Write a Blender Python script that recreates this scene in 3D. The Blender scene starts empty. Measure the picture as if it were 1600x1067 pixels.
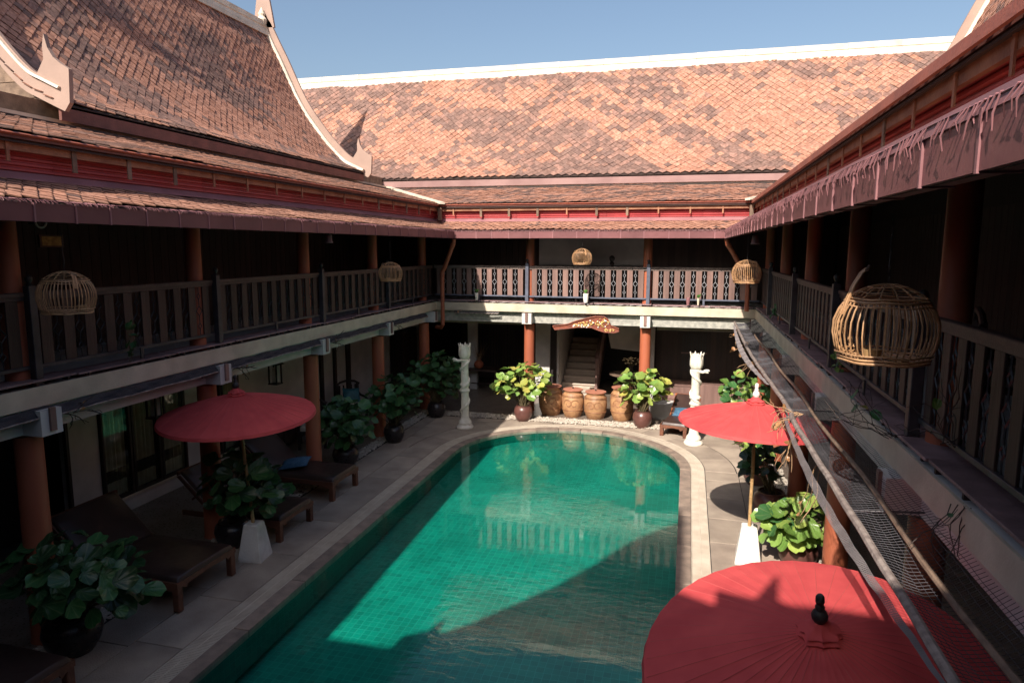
import bpy, math, random
from mathutils import Matrix, Vector, noise, Euler
R=random.Random(7)
PI=math.pi
sc=bpy.context.scene
C=sc.collection
# ------------------------------------------------------------------ camera
def norm(v): return Vector(v).normalized()
F=1067.0
dy=norm((277,146.5,F)); p_=Vector((1277,143.3,F))   # camera space: right, up, forward
dz=dy.cross(p_).normalized()
if dz.y<0: dz=-dz
dx=dy.cross(dz)
if dx.x<0: dx=-dx
EYE=Vector((0,0,4.55))
cam=bpy.data.cameras.new('camera'); co=bpy.data.objects.new('camera',cam); C.objects.link(co)
M=Matrix(((dx.x,dx.y,-dx.z,0),(dy.x,dy.y,-dy.z,0),(dz.x,dz.y,-dz.z,4.55),(0,0,0,1)))
co.matrix_world=M; cam.sensor_width=36; cam.lens=F/1600*36; cam.clip_end=800; cam.clip_start=.05
sc.camera=co
# ------------------------------------------------------------------ light
SUN=norm((.29,1.22,-1.0))
w=bpy.data.worlds.new('World'); sc.world=w; w.use_nodes=True
nt=w.node_tree; sky=nt.nodes.new('ShaderNodeTexSky'); sky.sky_type='NISHITA'; sky.sun_disc=False
sky.sun_elevation=math.asin(-SUN.z); sky.sun_rotation=math.atan2(-SUN.x,-SUN.y)
sky.air_density=1.1; sky.dust_density=3.0; sky.ozone_density=1.3
nt.links.new(sky.outputs[0],nt.nodes['Background'].inputs[0]); nt.nodes['Background'].inputs[1].default_value=.088
sl=bpy.data.lights.new('sun','SUN'); sl.energy=4.6; sl.angle=math.radians(.5); sl.color=(1,.90,.78)
so=bpy.data.objects.new('sun',sl); C.objects.link(so); so.rotation_euler=SUN.to_track_quat('-Z','Y').to_euler(); so.location=(-5,-20,30)
sc.view_settings.view_transform='Standard'; sc.view_settings.look='None'; sc.view_settings.gamma=1
sc.view_settings.use_curve_mapping=False; sc.view_settings.exposure=.78
sc.render.engine='CYCLES'; sc.cycles.max_bounces=7; sc.cycles.transparent_max_bounces=12; sc.cycles.caustics_reflective=False

# ------------------------------------------------------------------ materials
def newmat(n):
    m=bpy.data.materials.new(n); m.use_nodes=True; return m,m.node_tree,m.node_tree.nodes['Principled BSDF']
def mat(n,col,col2=None,rough=.7,scale=6,bump=.15,bscale=40,stretch=(1,1,1),rnd=.12,metal=0,spec=.5,detail=5,sub=0,lo=.35,hi=.65):
    """procedural surface: two tones mixed by noise, fine relief, small object-to-object variation"""
    m,t,b=newmat(n); L=t.links.new
    col2=col2 or tuple(c*.6 for c in col)
    tc=t.nodes.new('ShaderNodeTexCoord'); mp=t.nodes.new('ShaderNodeMapping'); mp.inputs['Scale'].default_value=stretch
    oi=t.nodes.new('ShaderNodeObjectInfo'); va=t.nodes.new('ShaderNodeVectorMath'); va.operation='ADD'
    mu=t.nodes.new('ShaderNodeMath'); mu.operation='MULTIPLY'; mu.inputs[1].default_value=37
    L(oi.outputs['Random'],mu.inputs[0]); L(tc.outputs['Object'],va.inputs[0]); L(mu.outputs[0],va.inputs[1]); L(va.outputs[0],mp.inputs[0])
    nz=t.nodes.new('ShaderNodeTexNoise'); nz.inputs['Scale'].default_value=scale; nz.inputs['Detail'].default_value=detail; L(mp.outputs[0],nz.inputs['Vector'])
    cr=t.nodes.new('ShaderNodeValToRGB'); cr.color_ramp.elements[0].position=lo; cr.color_ramp.elements[1].position=hi
    cr.color_ramp.elements[0].color=(*col2,1); cr.color_ramp.elements[1].color=(*col,1); L(nz.outputs[0],cr.inputs[0])
    hs=t.nodes.new('ShaderNodeHueSaturation'); mr=t.nodes.new('ShaderNodeMapRange'); mr.inputs[3].default_value=1-rnd; mr.inputs[4].default_value=1+rnd
    L(oi.outputs['Random'],mr.inputs[0]); L(mr.outputs[0],hs.inputs['Value']); L(cr.outputs[0],hs.inputs['Color']); L(hs.outputs[0],b.inputs['Base Color'])
    n2=t.nodes.new('ShaderNodeTexNoise'); n2.inputs['Scale'].default_value=bscale; n2.inputs['Detail'].default_value=4; L(mp.outputs[0],n2.inputs['Vector'])
    bp=t.nodes.new('ShaderNodeBump'); bp.inputs['Strength'].default_value=bump; bp.inputs['Distance'].default_value=.02; L(n2.outputs[0],bp.inputs['Height']); L(bp.outputs[0],b.inputs['Normal'])
    rr=t.nodes.new('ShaderNodeMapRange'); rr.inputs[3].default_value=max(0,rough-.12); rr.inputs[4].default_value=min(1,rough+.12); L(n2.outputs[0],rr.inputs[0]); L(rr.outputs[0],b.inputs['Roughness'])
    b.inputs['Metallic'].default_value=metal; b.inputs['Specular IOR Level'].default_value=spec
    if sub: b.inputs['Subsurface Weight'].default_value=sub
    return m
V=(1,1,.08); 
m_deck=mat('deck_granite',(.43,.355,.285),(.25,.20,.165),.7,1.7,.45,70,rnd=.12,detail=12,lo=.3,hi=.68)
m_cope=mat('coping_stone',(.33,.25,.20),(.20,.155,.13),.6,5,.3,70)
m_joint=mat('joint_mortar',(.07,.06,.055),rough=.9)
m_gfloor=mat('gallery_floor',(.22,.18,.15),(.15,.12,.10),.3,3,.05,30)
m_grate=mat('cream_grate',(.62,.55,.46),(.5,.42,.34),.6,4,.05,30)
m_trough=mat('dark_trough',(.05,.04,.035),rough=.9)
m_white=mat('white_plaster',(.62,.60,.58),(.5,.49,.48),.85,2.5,.15,35,rnd=.03)
m_beamr=mat('patchy_plaster_beam',(.42,.41,.37),(.27,.27,.25),.9,9,.5,25,rnd=.03)
m_cream=mat('cream_fascia',(.60,.52,.41),(.47,.40,.31),.8,3,.15,40,rnd=.03)
m_cream2=mat('cream_ridge_plaster',(.66,.60,.50),(.48,.42,.33),.7,2.5,.2,30,rnd=.05,detail=10,lo=.25,hi=.6)
m_col=mat('terracotta_column',(.40,.115,.055),(.31,.085,.045),.55,2.2,.06,40,stretch=(1,1,.5),rnd=.05)
m_pipe=mat('terracotta_pipe',(.34,.10,.05),(.24,.07,.04),.45,3,.04,30)
m_wood=mat('dark_wood',(.085,.045,.032),(.045,.024,.019),.6,8,.35,60,stretch=V,rnd=.25)
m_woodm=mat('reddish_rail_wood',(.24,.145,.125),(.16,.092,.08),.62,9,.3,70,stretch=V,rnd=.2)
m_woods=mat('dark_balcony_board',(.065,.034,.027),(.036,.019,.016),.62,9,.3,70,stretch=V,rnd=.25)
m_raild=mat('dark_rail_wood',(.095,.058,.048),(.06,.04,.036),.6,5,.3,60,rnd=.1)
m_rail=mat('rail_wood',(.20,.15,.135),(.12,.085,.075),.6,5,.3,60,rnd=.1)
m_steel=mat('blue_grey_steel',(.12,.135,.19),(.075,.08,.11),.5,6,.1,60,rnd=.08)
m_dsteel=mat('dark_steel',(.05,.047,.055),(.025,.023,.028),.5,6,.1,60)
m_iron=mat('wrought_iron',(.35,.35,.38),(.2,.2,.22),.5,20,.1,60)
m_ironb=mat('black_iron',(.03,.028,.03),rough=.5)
m_board=mat('weathered_beam_wood',(.38,.18,.10),(.23,.095,.055),.7,5,.35,50,rnd=.15)
m_oldwood=mat('grey_brown_planks',(.23,.155,.11),(.13,.085,.06),.75,7,.4,50,rnd=.2)
m_red=mat('red_corrugated_metal',(.42,.06,.065),(.32,.042,.048),.5,2,.08,30,rnd=.1)
m_orangefl=mat('red_brown_flashing',(.36,.11,.07),(.25,.08,.055),.6,3,.2,40)
m_flash=mat('pink_flashing',(.33,.15,.16),(.24,.11,.12),.5,2,.08,25,rnd=.06)
m_gut=mat('mauve_gutter_metal',(.205,.078,.082),(.15,.054,.058),.45,1.5,.12,12,rnd=.12)
m_dred=mat('maroon_fascia_board',(.20,.075,.06),(.13,.048,.04),.6,4,.2,40,rnd=.06)
m_taupe=mat('taupe_bargeboard',(.36,.25,.205),(.29,.2,.165),.65,1.5,.1,30,rnd=.03)
m_mauvefas=mat('mauve_fascia',(.30,.18,.17),(.23,.13,.125),.6,2,.1,30,rnd=.04)
m_ledge=mat('purple_brown_ledge_board',(.29,.19,.195),(.18,.115,.12),.6,5,.4,40,rnd=.2)
m_bamboo=mat('bamboo_pole',(.46,.29,.14),(.30,.18,.08),.5,12,.15,50)
m_cane=mat('cane',(.50,.29,.15),(.32,.175,.085),.5,15,.15,60,rnd=.3)
m_conc=mat('white_painted_concrete',(.72,.70,.66),(.50,.47,.43),.8,4,.4,40,detail=10,lo=.25,hi=.55)
m_stat=mat('cream_statue_stone',(.80,.76,.68),(.62,.58,.5),.75,7,.3,40,rnd=.02)
m_jar=mat('ochre_glazed_clay',(.42,.235,.115),(.28,.14,.075),.5,7,.35,22,rnd=.12)
m_jarr=mat('jar_relief_clay',(.33,.16,.08),(.22,.1,.05),.55,9,.3,40,rnd=.1)
m_lid=mat('terracotta_lid',(.42,.17,.11),(.33,.13,.08),.8,8,.2,60)
m_pot=mat('black_glazed_pot',(.028,.022,.024),(.016,.013,.015),.3,4,.08,25)
m_potb=mat('brown_glazed_pot',(.13,.055,.045),(.085,.035,.03),.33,5,.1,25)
m_soil=mat('soil',(.03,.022,.016),rough=.95)
m_matt=mat('dark_brown_vinyl_mattress',(.06,.034,.028),(.04,.022,.019),.42,3,.15,14)
m_frame=mat('lounger_teak',(.17,.065,.035),(.10,.038,.022),.5,10,.25,50,stretch=(.15,1,1))
m_orange=mat('orange_teak',(.42,.13,.05),(.33,.09,.035),.5,8,.2,50)
m_blue=mat('blue_cushion_cotton',(.07,.16,.25),(.03,.10,.19),.8,14,.3,50)
m_teal=mat('teal_cushion_silk',(.05,.22,.27),(.03,.14,.19),.5,14,.3,50)
m_curt=mat('beige_curtain_cloth',(.62,.54,.47),(.50,.43,.37),.9,10,.2,60)
m_curtb=mat('brown_curtain_band',(.06,.045,.045),rough=.9)
m_peb=mat('white_pebble',(.62,.56,.48),(.45,.39,.33),.8,10,.2,50,rnd=.2)
m_net=mat('grey_net_cord',(.055,.052,.062),(.035,.033,.04),.8)
m_netw=mat('pale_net_cord',(.21,.185,.19),(.16,.14,.145),.8)
m_netpipe=mat('weathered_net_pipe',(.36,.30,.27),(.17,.13,.12),.7,14,.4,40)
m_stem=mat('plant_stem',(.10,.075,.035),(.06,.045,.02),.8)
m_twig=mat('dry_twig',(.42,.26,.15),(.28,.17,.09),.85)
m_twigd=mat('dark_dry_vine',(.06,.045,.04),rough=.85)
m_dleaf=mat('dry_leaf',(.5,.25,.11),(.35,.16,.07),.8)
m_stair=mat('stair_stone',(.55,.46,.38),(.45,.37,.31),.75,5,.2,40)
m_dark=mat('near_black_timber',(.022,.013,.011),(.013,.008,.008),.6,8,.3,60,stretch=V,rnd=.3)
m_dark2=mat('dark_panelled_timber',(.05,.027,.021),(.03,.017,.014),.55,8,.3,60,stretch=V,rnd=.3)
m_under=mat('under_tile_felt',(.05,.03,.025),rough=.9)
m_ground=mat('earth',(.12,.10,.07),rough=.95,scale=.5)
m_carve=mat('carved_red_lacquer_wood',(.24,.06,.03),(.14,.035,.02),.6,12,.4,40)
m_gold=mat('gilt_carving',(.62,.42,.12),(.35,.2,.06),.5,20,.4,60)
m_ext=mat('red_extinguisher',(.32,.03,.02),rough=.35)
m_spk=mat('mauve_metal_speaker',(.32,.2,.22),rough=.5)

def leafmat():
    m,t,b=newmat('thick_round_leaf'); L=t.links.new
    oi=t.nodes.new('ShaderNodeObjectInfo'); tc=t.nodes.new('ShaderNodeTexCoord')
    nz=t.nodes.new('ShaderNodeTexNoise'); nz.inputs['Scale'].default_value=18; L(tc.outputs['Object'],nz.inputs['Vector'])
    wv=t.nodes.new('ShaderNodeTexWave'); wv.inputs['Scale'].default_value=9; wv.inputs['Distortion'].default_value=2; wv.bands_direction='DIAGONAL'; L(tc.outputs['Object'],wv.inputs['Vector'])
    mx=t.nodes.new('ShaderNodeMix'); mx.data_type='RGBA'; mx.blend_type='MULTIPLY'; mx.inputs[0].default_value=.5
    cr=t.nodes.new('ShaderNodeValToRGB'); cr.color_ramp.elements[0].color=(.55,.6,.5,1); cr.color_ramp.elements[1].color=(1.2,1.15,1,1); cr.color_ramp.elements[0].position=.3; cr.color_ramp.elements[1].position=.7
    L(nz.outputs[0],cr.inputs[0]); L(oi.outputs['Color'],mx.inputs[6]); L(cr.outputs[0],mx.inputs[7]); L(mx.outputs[2],b.inputs['Base Color'])
    mpp=t.nodes.new('ShaderNodeMapping'); mpp.inputs['Location'].default_value=(-.12,0,0); L(tc.outputs['Object'],mpp.inputs[0])
    gr_=t.nodes.new('ShaderNodeTexGradient'); gr_.gradient_type='RADIAL'; L(mpp.outputs[0],gr_.inputs[0])
    m1=t.nodes.new('ShaderNodeMath'); m1.operation='MULTIPLY'; m1.inputs[1].default_value=69.1; L(gr_.outputs['Fac'],m1.inputs[0])
    m2=t.nodes.new('ShaderNodeMath'); m2.operation='COSINE'; L(m1.outputs[0],m2.inputs[0])
    vr=t.nodes.new('ShaderNodeMapRange'); vr.inputs[1].default_value=.82; vr.inputs[2].default_value=1; L(m2.outputs[0],vr.inputs[0])
    vx=t.nodes.new('ShaderNodeMix'); vx.data_type='RGBA'; vx.blend_type='MIX'; vx.inputs[7].default_value=(.42,.46,.22,1); vf=t.nodes.new('ShaderNodeMath'); vf.operation='MULTIPLY'; vf.inputs[1].default_value=.18; L(vr.outputs[0],vf.inputs[0]); L(vf.outputs[0],vx.inputs[0]); L(mx.outputs[2],vx.inputs[6]); L(vx.outputs[2],b.inputs['Base Color'])
    bp=t.nodes.new('ShaderNodeBump'); bp.inputs['Strength'].default_value=.3; bp.inputs['Distance'].default_value=.005; L(m2.outputs[0],bp.inputs['Height']); L(bp.outputs[0],b.inputs['Normal'])
    b.inputs['Roughness'].default_value=.33
    tr=t.nodes.new('ShaderNodeBsdfTranslucent'); L(mx.outputs[2],tr.inputs[0]); ms=t.nodes.new('ShaderNodeMixShader'); ms.inputs[0].default_value=.22
    L(b.outputs[0],ms.inputs[1]); L(tr.outputs[0],ms.inputs[2]); L(ms.outputs[0],t.nodes['Material Output'].inputs[0]); return m
m_leaf=leafmat()
def tilemat(single):
    m,t,b=newmat('roof_tile_clay_single' if single else 'roof_tile_clay'); L=t.links.new
    if single: s=t.nodes.new('ShaderNodeObjectInfo').outputs['Color']
    else:
        a=t.nodes.new('ShaderNodeAttribute'); a.attribute_name='tint'; s=a.outputs['Color']
    g=t.nodes.new('ShaderNodeNewGeometry'); nz=t.nodes.new('ShaderNodeTexNoise'); nz.inputs['Scale'].default_value=14; nz.inputs['Detail'].default_value=6
    L(g.outputs['Position'],nz.inputs['Vector'])
    cr=t.nodes.new('ShaderNodeValToRGB'); e=cr.color_ramp.elements; e[0].position=.38; e[1].position=.62; e[0].color=(.62,.55,.52,1); e[1].color=(1.12,1.1,1.08,1)
    mx=t.nodes.new('ShaderNodeMix'); mx.data_type='RGBA'; mx.blend_type='MULTIPLY'; mx.inputs[0].default_value=.8
    L(nz.outputs[0],cr.inputs[0]); L(s,mx.inputs[6]); L(cr.outputs[0],mx.inputs[7]); 
    ra=t.nodes.new('ShaderNodeAttribute'); ra.attribute_name='rim'; mr=t.nodes.new('ShaderNodeMapRange'); mr.inputs[3].default_value=1; mr.inputs[4].default_value=.40; L(ra.outputs['Fac'],mr.inputs[0])
    vm=t.nodes.new('ShaderNodeVectorMath'); vm.operation='SCALE'; L(mx.outputs[2],vm.inputs[0]); L(mr.outputs[0],vm.inputs['Scale']); L(vm.outputs[0],b.inputs['Base Color']); b.inputs['Roughness'].default_value=.8
    b.inputs['Specular IOR Level'].default_value=.3
    n2=t.nodes.new('ShaderNodeTexNoise'); n2.inputs['Scale'].default_value=90; bp=t.nodes.new('ShaderNodeBump'); bp.inputs['Strength'].default_value=.3; bp.inputs['Distance'].default_value=.01
    L(g.outputs['Position'],n2.inputs['Vector']); L(n2.outputs[0],bp.inputs['Height']); L(bp.outputs[0],b.inputs['Normal']); return m
m_tile1=tilemat(True); m_tileN=tilemat(False)
def mosaic(n,uv,k=1.0):
    m,t,b=newmat(n); L=t.links.new
    if uv: s=t.nodes.new('ShaderNodeUVMap').outputs[0]
    else: s=t.nodes.new('ShaderNodeNewGeometry').outputs['Position']
    br=t.nodes.new('ShaderNodeTexBrick'); br.offset=0; br.inputs['Scale'].default_value=1; br.inputs['Brick Width'].default_value=.1; br.inputs['Row Height'].default_value=.1
    br.inputs['Mortar Size'].default_value=.0035; br.inputs['Color1'].default_value=(.002,.215,.165,1); br.inputs['Color2'].default_value=(.002,.15,.118,1); br.inputs['Mortar'].default_value=(.03,.30,.24,1)
    br.inputs['Bias'].default_value=-.15
    wn=t.nodes.new('ShaderNodeTexNoise'); wn.inputs['Scale'].default_value=5; L(s,wn.inputs['Vector']); wm_=t.nodes.new('ShaderNodeVectorMath'); wm_.operation='MULTIPLY_ADD'; wm_.inputs[1].default_value=(.03,.03,.0); L(wn.outputs['Color'],wm_.inputs[0]); L(s,wm_.inputs[2]); L(wm_.outputs[0],br.inputs['Vector'])
    nz=t.nodes.new('ShaderNodeTexNoise'); nz.inputs['Scale'].default_value=.9; nz.inputs['Detail'].default_value=3; L(s,nz.inputs['Vector'])
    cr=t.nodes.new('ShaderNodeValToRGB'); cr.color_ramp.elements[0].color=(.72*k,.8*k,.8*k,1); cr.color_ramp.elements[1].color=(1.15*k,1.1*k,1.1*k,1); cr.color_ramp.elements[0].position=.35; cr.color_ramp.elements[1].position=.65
    L(nz.outputs[0],cr.inputs[0]); mx=t.nodes.new('ShaderNodeMix'); mx.data_type='RGBA'; mx.blend_type='MULTIPLY'; mx.inputs[0].default_value=1; L(br.outputs[0],mx.inputs[6]); L(cr.outputs[0],mx.inputs[7])
    L(mx.outputs[2],b.inputs['Base Color']); b.inputs['Roughness'].default_value=.35
    return m
m_mosf=mosaic('pool_mosaic_floor',False); m_mosw=mosaic('pool_mosaic_wall',True,.55)  # wall copy: darker tiles, with the pool-side shade also put into the colour
def watermat():
    m,t,b=newmat('pool_water'); L=t.links.new; t.nodes.remove(b)
    g=t.nodes.new('ShaderNodeNewGeometry'); mp=t.nodes.new('ShaderNodeMapping'); mp.inputs['Scale'].default_value=(2.2,6.5,1); mp.inputs['Rotation'].default_value=(0,0,.25); L(g.outputs['Position'],mp.inputs[0])
    n1=t.nodes.new('ShaderNodeTexNoise'); n1.inputs['Scale'].default_value=1.5; n1.inputs['Detail'].default_value=4; n1.inputs['Distortion'].default_value=.6; L(mp.outputs[0],n1.inputs['Vector'])
    # wind ripples are stronger in some patches than in others
    n2=t.nodes.new('ShaderNodeTexNoise'); n2.inputs['Scale'].default_value=.45; L(g.outputs['Position'],n2.inputs['Vector'])
    mr=t.nodes.new('ShaderNodeMapRange'); mr.inputs[1].default_value=.4; mr.inputs[2].default_value=.62; mr.inputs[3].default_value=.03; mr.inputs[4].default_value=.40; L(n2.outputs[0],mr.inputs[0])
    bp=t.nodes.new('ShaderNodeBump'); bp.inputs['Distance'].default_value=.014; L(mr.outputs[0],bp.inputs['Strength']); L(n1.outputs[0],bp.inputs['Height'])
    gl=t.nodes.new('ShaderNodeBsdfGlossy'); gl.inputs['Roughness'].default_value=.015; gl.inputs['Color'].default_value=(1,1,1,1); L(bp.outputs[0],gl.inputs['Normal'])
    tr=t.nodes.new('ShaderNodeBsdfTransparent'); tr.inputs[0].default_value=(.70,.97,.93,1)
    lwt=t.nodes.new('ShaderNodeLayerWeight'); lwt.inputs[0].default_value=.5
    pw=t.nodes.new('ShaderNodeMath'); pw.operation='POWER'; pw.inputs[1].default_value=4.2; L(lwt.outputs['Facing'],pw.inputs[0])
    fr=t.nodes.new('ShaderNodeMath'); fr.operation='MULTIPLY_ADD'; fr.inputs[1].default_value=.95; fr.inputs[2].default_value=.02; L(pw.outputs[0],fr.inputs[0])
    ms=t.nodes.new('ShaderNodeMixShader'); L(fr.outputs[0],ms.inputs[0]); L(tr.outputs[0],ms.inputs[1]); L(gl.outputs[0],ms.inputs[2]); L(ms.outputs[0],t.nodes['Material Output'].inputs[0]); return m
    ms=t.nodes.new('ShaderNodeMixShader'); L(fr.outputs[0],ms.inputs[0]); L(tr.outputs[0],ms.inputs[1]); L(gl.outputs[0],ms.inputs[2]); L(ms.outputs[0],t.nodes['Material Output'].inputs[0]); return m
m_water=watermat()
def clothmat():
    m,t,b=newmat('red_umbrella_cotton'); L=t.links.new
    b.inputs['Base Color'].default_value=(.48,.035,.045,1); b.inputs['Roughness'].default_value=.8
    tc=t.nodes.new('ShaderNodeTexCoord'); nz=t.nodes.new('ShaderNodeTexNoise'); nz.inputs['Scale'].default_value=4; L(tc.outputs['Object'],nz.inputs['Vector'])
    cr=t.nodes.new('ShaderNodeValToRGB'); cr.color_ramp.elements[0].color=(.58,.068,.075,1); cr.color_ramp.elements[1].color=(.70,.098,.10,1); cr.color_ramp.elements[0].position=.3; cr.color_ramp.elements[1].position=.7
    L(nz.outputs[0],cr.inputs[0]); L(cr.outputs[0],b.inputs['Base Color'])
    n2=t.nodes.new('ShaderNodeTexNoise'); n2.inputs['Scale'].default_value=250; bp=t.nodes.new('ShaderNodeBump'); bp.inputs['Strength'].default_value=.15; bp.inputs['Distance'].default_value=.003; L(tc.outputs['Object'],n2.inputs['Vector']); L(n2.outputs[0],bp.inputs['Height']); L(bp.outputs[0],b.inputs['Normal'])
    tr=t.nodes.new('ShaderNodeBsdfTranslucent'); L(cr.outputs[0],tr.inputs[0]); ms=t.nodes.new('ShaderNodeMixShader'); ms.inputs[0].default_value=.22
    L(b.outputs[0],ms.inputs[1]); L(tr.outputs[0],ms.inputs[2]); L(ms.outputs[0],t.nodes['Material Output'].inputs[0]); return m
m_cloth=clothmat()
m_seam=mat('pale_red_thread',(.62,.12,.11),(.55,.09,.09),.8)
def emit(n,col,s):
    m,t,b=newmat(n); b.inputs['Emission Color'].default_value=(*col,1); b.inputs['Emission Strength'].default_value=s; b.inputs['Base Color'].default_value=(.8,.7,.5,1); return m
m_bulb=emit('warm_bulb',(1,.72,.4),3)
def glassmat():
    m,t,b=newmat('window_glass'); L=t.links.new; t.nodes.remove(b)
    gl=t.nodes.new('ShaderNodeBsdfGlossy'); gl.inputs['Roughness'].default_value=.03
    tr=t.nodes.new('ShaderNodeBsdfTransparent'); tr.inputs[0].default_value=(.86,.92,.88,1)
    lw_=t.nodes.new('ShaderNodeLayerWeight'); lw_.inputs[0].default_value=.5; pw=t.nodes.new('ShaderNodeMath'); pw.operation='POWER'; pw.inputs[1].default_value=4; L(lw_.outputs['Facing'],pw.inputs[0])
    fr=t.nodes.new('ShaderNodeMath'); fr.operation='MULTIPLY_ADD'; fr.inputs[1].default_value=.9; fr.inputs[2].default_value=.05; L(pw.outputs[0],fr.inputs[0])
    ms=t.nodes.new('ShaderNodeMixShader'); L(fr.outputs[0],ms.inputs[0]); L(tr.outputs[0],ms.inputs[1]); L(gl.outputs[0],ms.inputs[2]); L(ms.outputs[0],t.nodes['Material Output'].inputs[0]); return m
m_glass=glassmat()

# ------------------------------------------------------------------ mesh helpers
class MB:
    def __init__(s): s.v=[]; s.f=[]; s.c=[]; s.uv=None; s.e=None
    def add(s,vs,fs,col=None):
        o=len(s.v); s.v+= [tuple(v) for v in vs]; s.f+=[tuple(i+o for i in f) for f in fs]
        if col is not None: s.c+=[col]*len(vs)
        return s
    def box(s,x0,x1,y0,y1,z0,z1):
        return s.add([(x0,y0,z0),(x1,y0,z0),(x1,y1,z0),(x0,y1,z0),(x0,y0,z1),(x1,y0,z1),(x1,y1,z1),(x0,y1,z1)],
          [(0,3,2,1),(4,5,6,7),(0,1,5,4),(1,2,6,5),(2,3,7,6),(3,0,4,7)])
    def cbox(s,x0,x1,y0,y1,z0,z1,b=.006):
        """box with chamfered vertical and top edges"""
        b=min(b,(x1-x0)*.4,(y1-y0)*.4,(z1-z0)*.4)
        def ring(i,z): return [(x0+i,y0,z),(x1-i,y0,z),(x1,y0+i,z),(x1,y1-i,z),(x1-i,y1,z),(x0+i,y1,z),(x0,y1-i,z),(x0,y0+i,z)]
        r=[ring(b,z0),ring(b,z1-b)]
        t=[(x0+2*b,y0+b,z1),(x1-2*b,y0+b,z1),(x1-b,y0+2*b,z1),(x1-b,y1-2*b,z1),(x1-2*b,y1-b,z1),(x0+2*b,y1-b,z1),(x0+b,y1-2*b,z1),(x0+b,y0+2*b,z1)]
        vs=r[0]+r[1]+t; fs=[tuple(range(7,-1,-1)),tuple(range(16,24))]
        for k in (0,8):
            for i in range(8): j=(i+1)%8; fs.append((k+i,k+j,k+8+j,k+8+i))
        return s.add(vs,fs)
    def prism(s,poly,axis,a0,a1):
        """polygon (u,v) extruded along an axis: axis 0 -> (y,z) 1 -> (x,z) 2 -> (x,y)"""
        def P(u,v,a): return ((a,u,v),(u,a,v),(u,v,a))[axis]
        n=len(poly); vs=[P(u,v,a0) for u,v in poly]+[P(u,v,a1) for u,v in poly]
        fs=[tuple(range(n)),tuple(range(2*n-1,n-1,-1))]+[(i,(i+1)%n,n+(i+1)%n,n+i) for i in range(n)]
        return s.add(vs,fs)
    def tube(s,path,r,n=8,cap=True):
        path=[Vector(p) for p in path]; rs=r if isinstance(r,(list,tuple)) else [r]*len(path)
        vs=[];fs=[]; up=None
        for i,p in enumerate(path):
            d=(path[min(i+1,len(path)-1)]-path[max(i-1,0)]).normalized()
            if up is None: up=Vector((0,0,1)) if abs(d.z)<.9 else Vector((1,0,0))
            a=d.cross(up).normalized(); up=a.cross(d).normalized()
            vs+=[p+(a*math.cos(2*PI*k/n)+up*math.sin(2*PI*k/n))*rs[i] for k in range(n)]
        for i in range(len(path)-1):
            for k in range(n): fs.append((i*n+k,i*n+(k+1)%n,(i+1)*n+(k+1)%n,(i+1)*n+k))
        if cap: fs.append(tuple(range(n-1,-1,-1))); fs.append(tuple((len(path)-1)*n+k for k in range(n)))
        return s.add(vs,fs)
    def lathe(s,prof,n=24,c=(0,0,0)):
        vs=[];fs=[]
        for r,z in prof: vs+=[(c[0]+r*math.cos(2*PI*k/n),c[1]+r*math.sin(2*PI*k/n),c[2]+z) for k in range(n)]
        for i in range(len(prof)-1):
            for k in range(n): fs.append((i*n+k,i*n+(k+1)%n,(i+1)*n+(k+1)%n,(i+1)*n+k))
        fs.append(tuple(range(n-1,-1,-1))); fs.append(tuple((len(prof)-1)*n+k for k in range(n)))
        return s.add(vs,fs)
    def mesh(s,name,m,smooth=False):
        me=bpy.data.meshes.new(name); me.from_pydata(s.v,[],s.f)
        if s.c:
            a=me.attributes.new('tint','FLOAT_COLOR','POINT'); flat=[]
            for c in s.c: flat+=[c[0],c[1],c[2],1]
            a.data.foreach_set('color',flat)
        if s.e:
            a=me.attributes.new('rim','FLOAT','POINT'); a.data.foreach_set('value',s.e)
        if s.uv:
            u=me.uv_layers.new(name='UVMap'); 
            for lp in me.loops: u.data[lp.index].uv=s.uv[lp.vertex_index]
        me.materials.append(m)
        if smooth:
            me.polygons.foreach_set('use_smooth',[True]*len(me.polygons)); me.set_sharp_from_angle(angle=math.radians(40))
        me.update(); return me
    def build(s,name,m,parent=None,smooth=False):
        """verts are world coordinates unless the parent is rotated, then local"""
        if parent is not None and parent.name in W: 
            o=W[parent.name]; s.v=[(x-o[0],y-o[1],z-o[2]) for x,y,z in s.v]
        ob=bpy.data.objects.new(name,s.mesh(name,m,smooth)); C.objects.link(ob); ob.parent=parent
        W[ob.name]=W.get(parent.name,(0,0,0)) if parent is not None else (0,0,0)
        return ob
W={}
def inst(name,me,parent,loc,rot=(0,0,0),scale=(1,1,1),color=None,matrix=None):
    ob=bpy.data.objects.new(name,me); C.objects.link(ob); ob.parent=parent
    o=W.get(parent.name,(0,0,0)) if parent is not None else (0,0,0)
    if matrix is not None: ob.matrix_local=Matrix.Translation((-o[0],-o[1],-o[2]))@matrix
    else:
        ob.location=(loc[0]-o[0],loc[1]-o[1],loc[2]-o[2]); ob.rotation_euler=rot; ob.scale=scale
    if color: ob.color=(*color,1)
    W[ob.name]=tuple(loc) if matrix is None else (0,0,0)
    return ob
def thing(name,label,cat,loc=(0,0,0),rz=0,group=None,local=False):
    o=bpy.data.objects.new(name,None); C.objects.link(o); o.location=loc; o.rotation_euler=(0,0,rz); o.empty_display_size=.2
    o['label']=label; o['category']=cat
    if group: o['group']=group
    W[o.name]=(0,0,0) if local else tuple(loc)
    return o
def tag(o,label,cat,group=None):
    o['label']=label; o['category']=cat
    if group: o['group']=group
    return o
def stuff(o): o['kind']='stuff'; return o
def struct(o): o['kind']='structure'; return o
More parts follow.
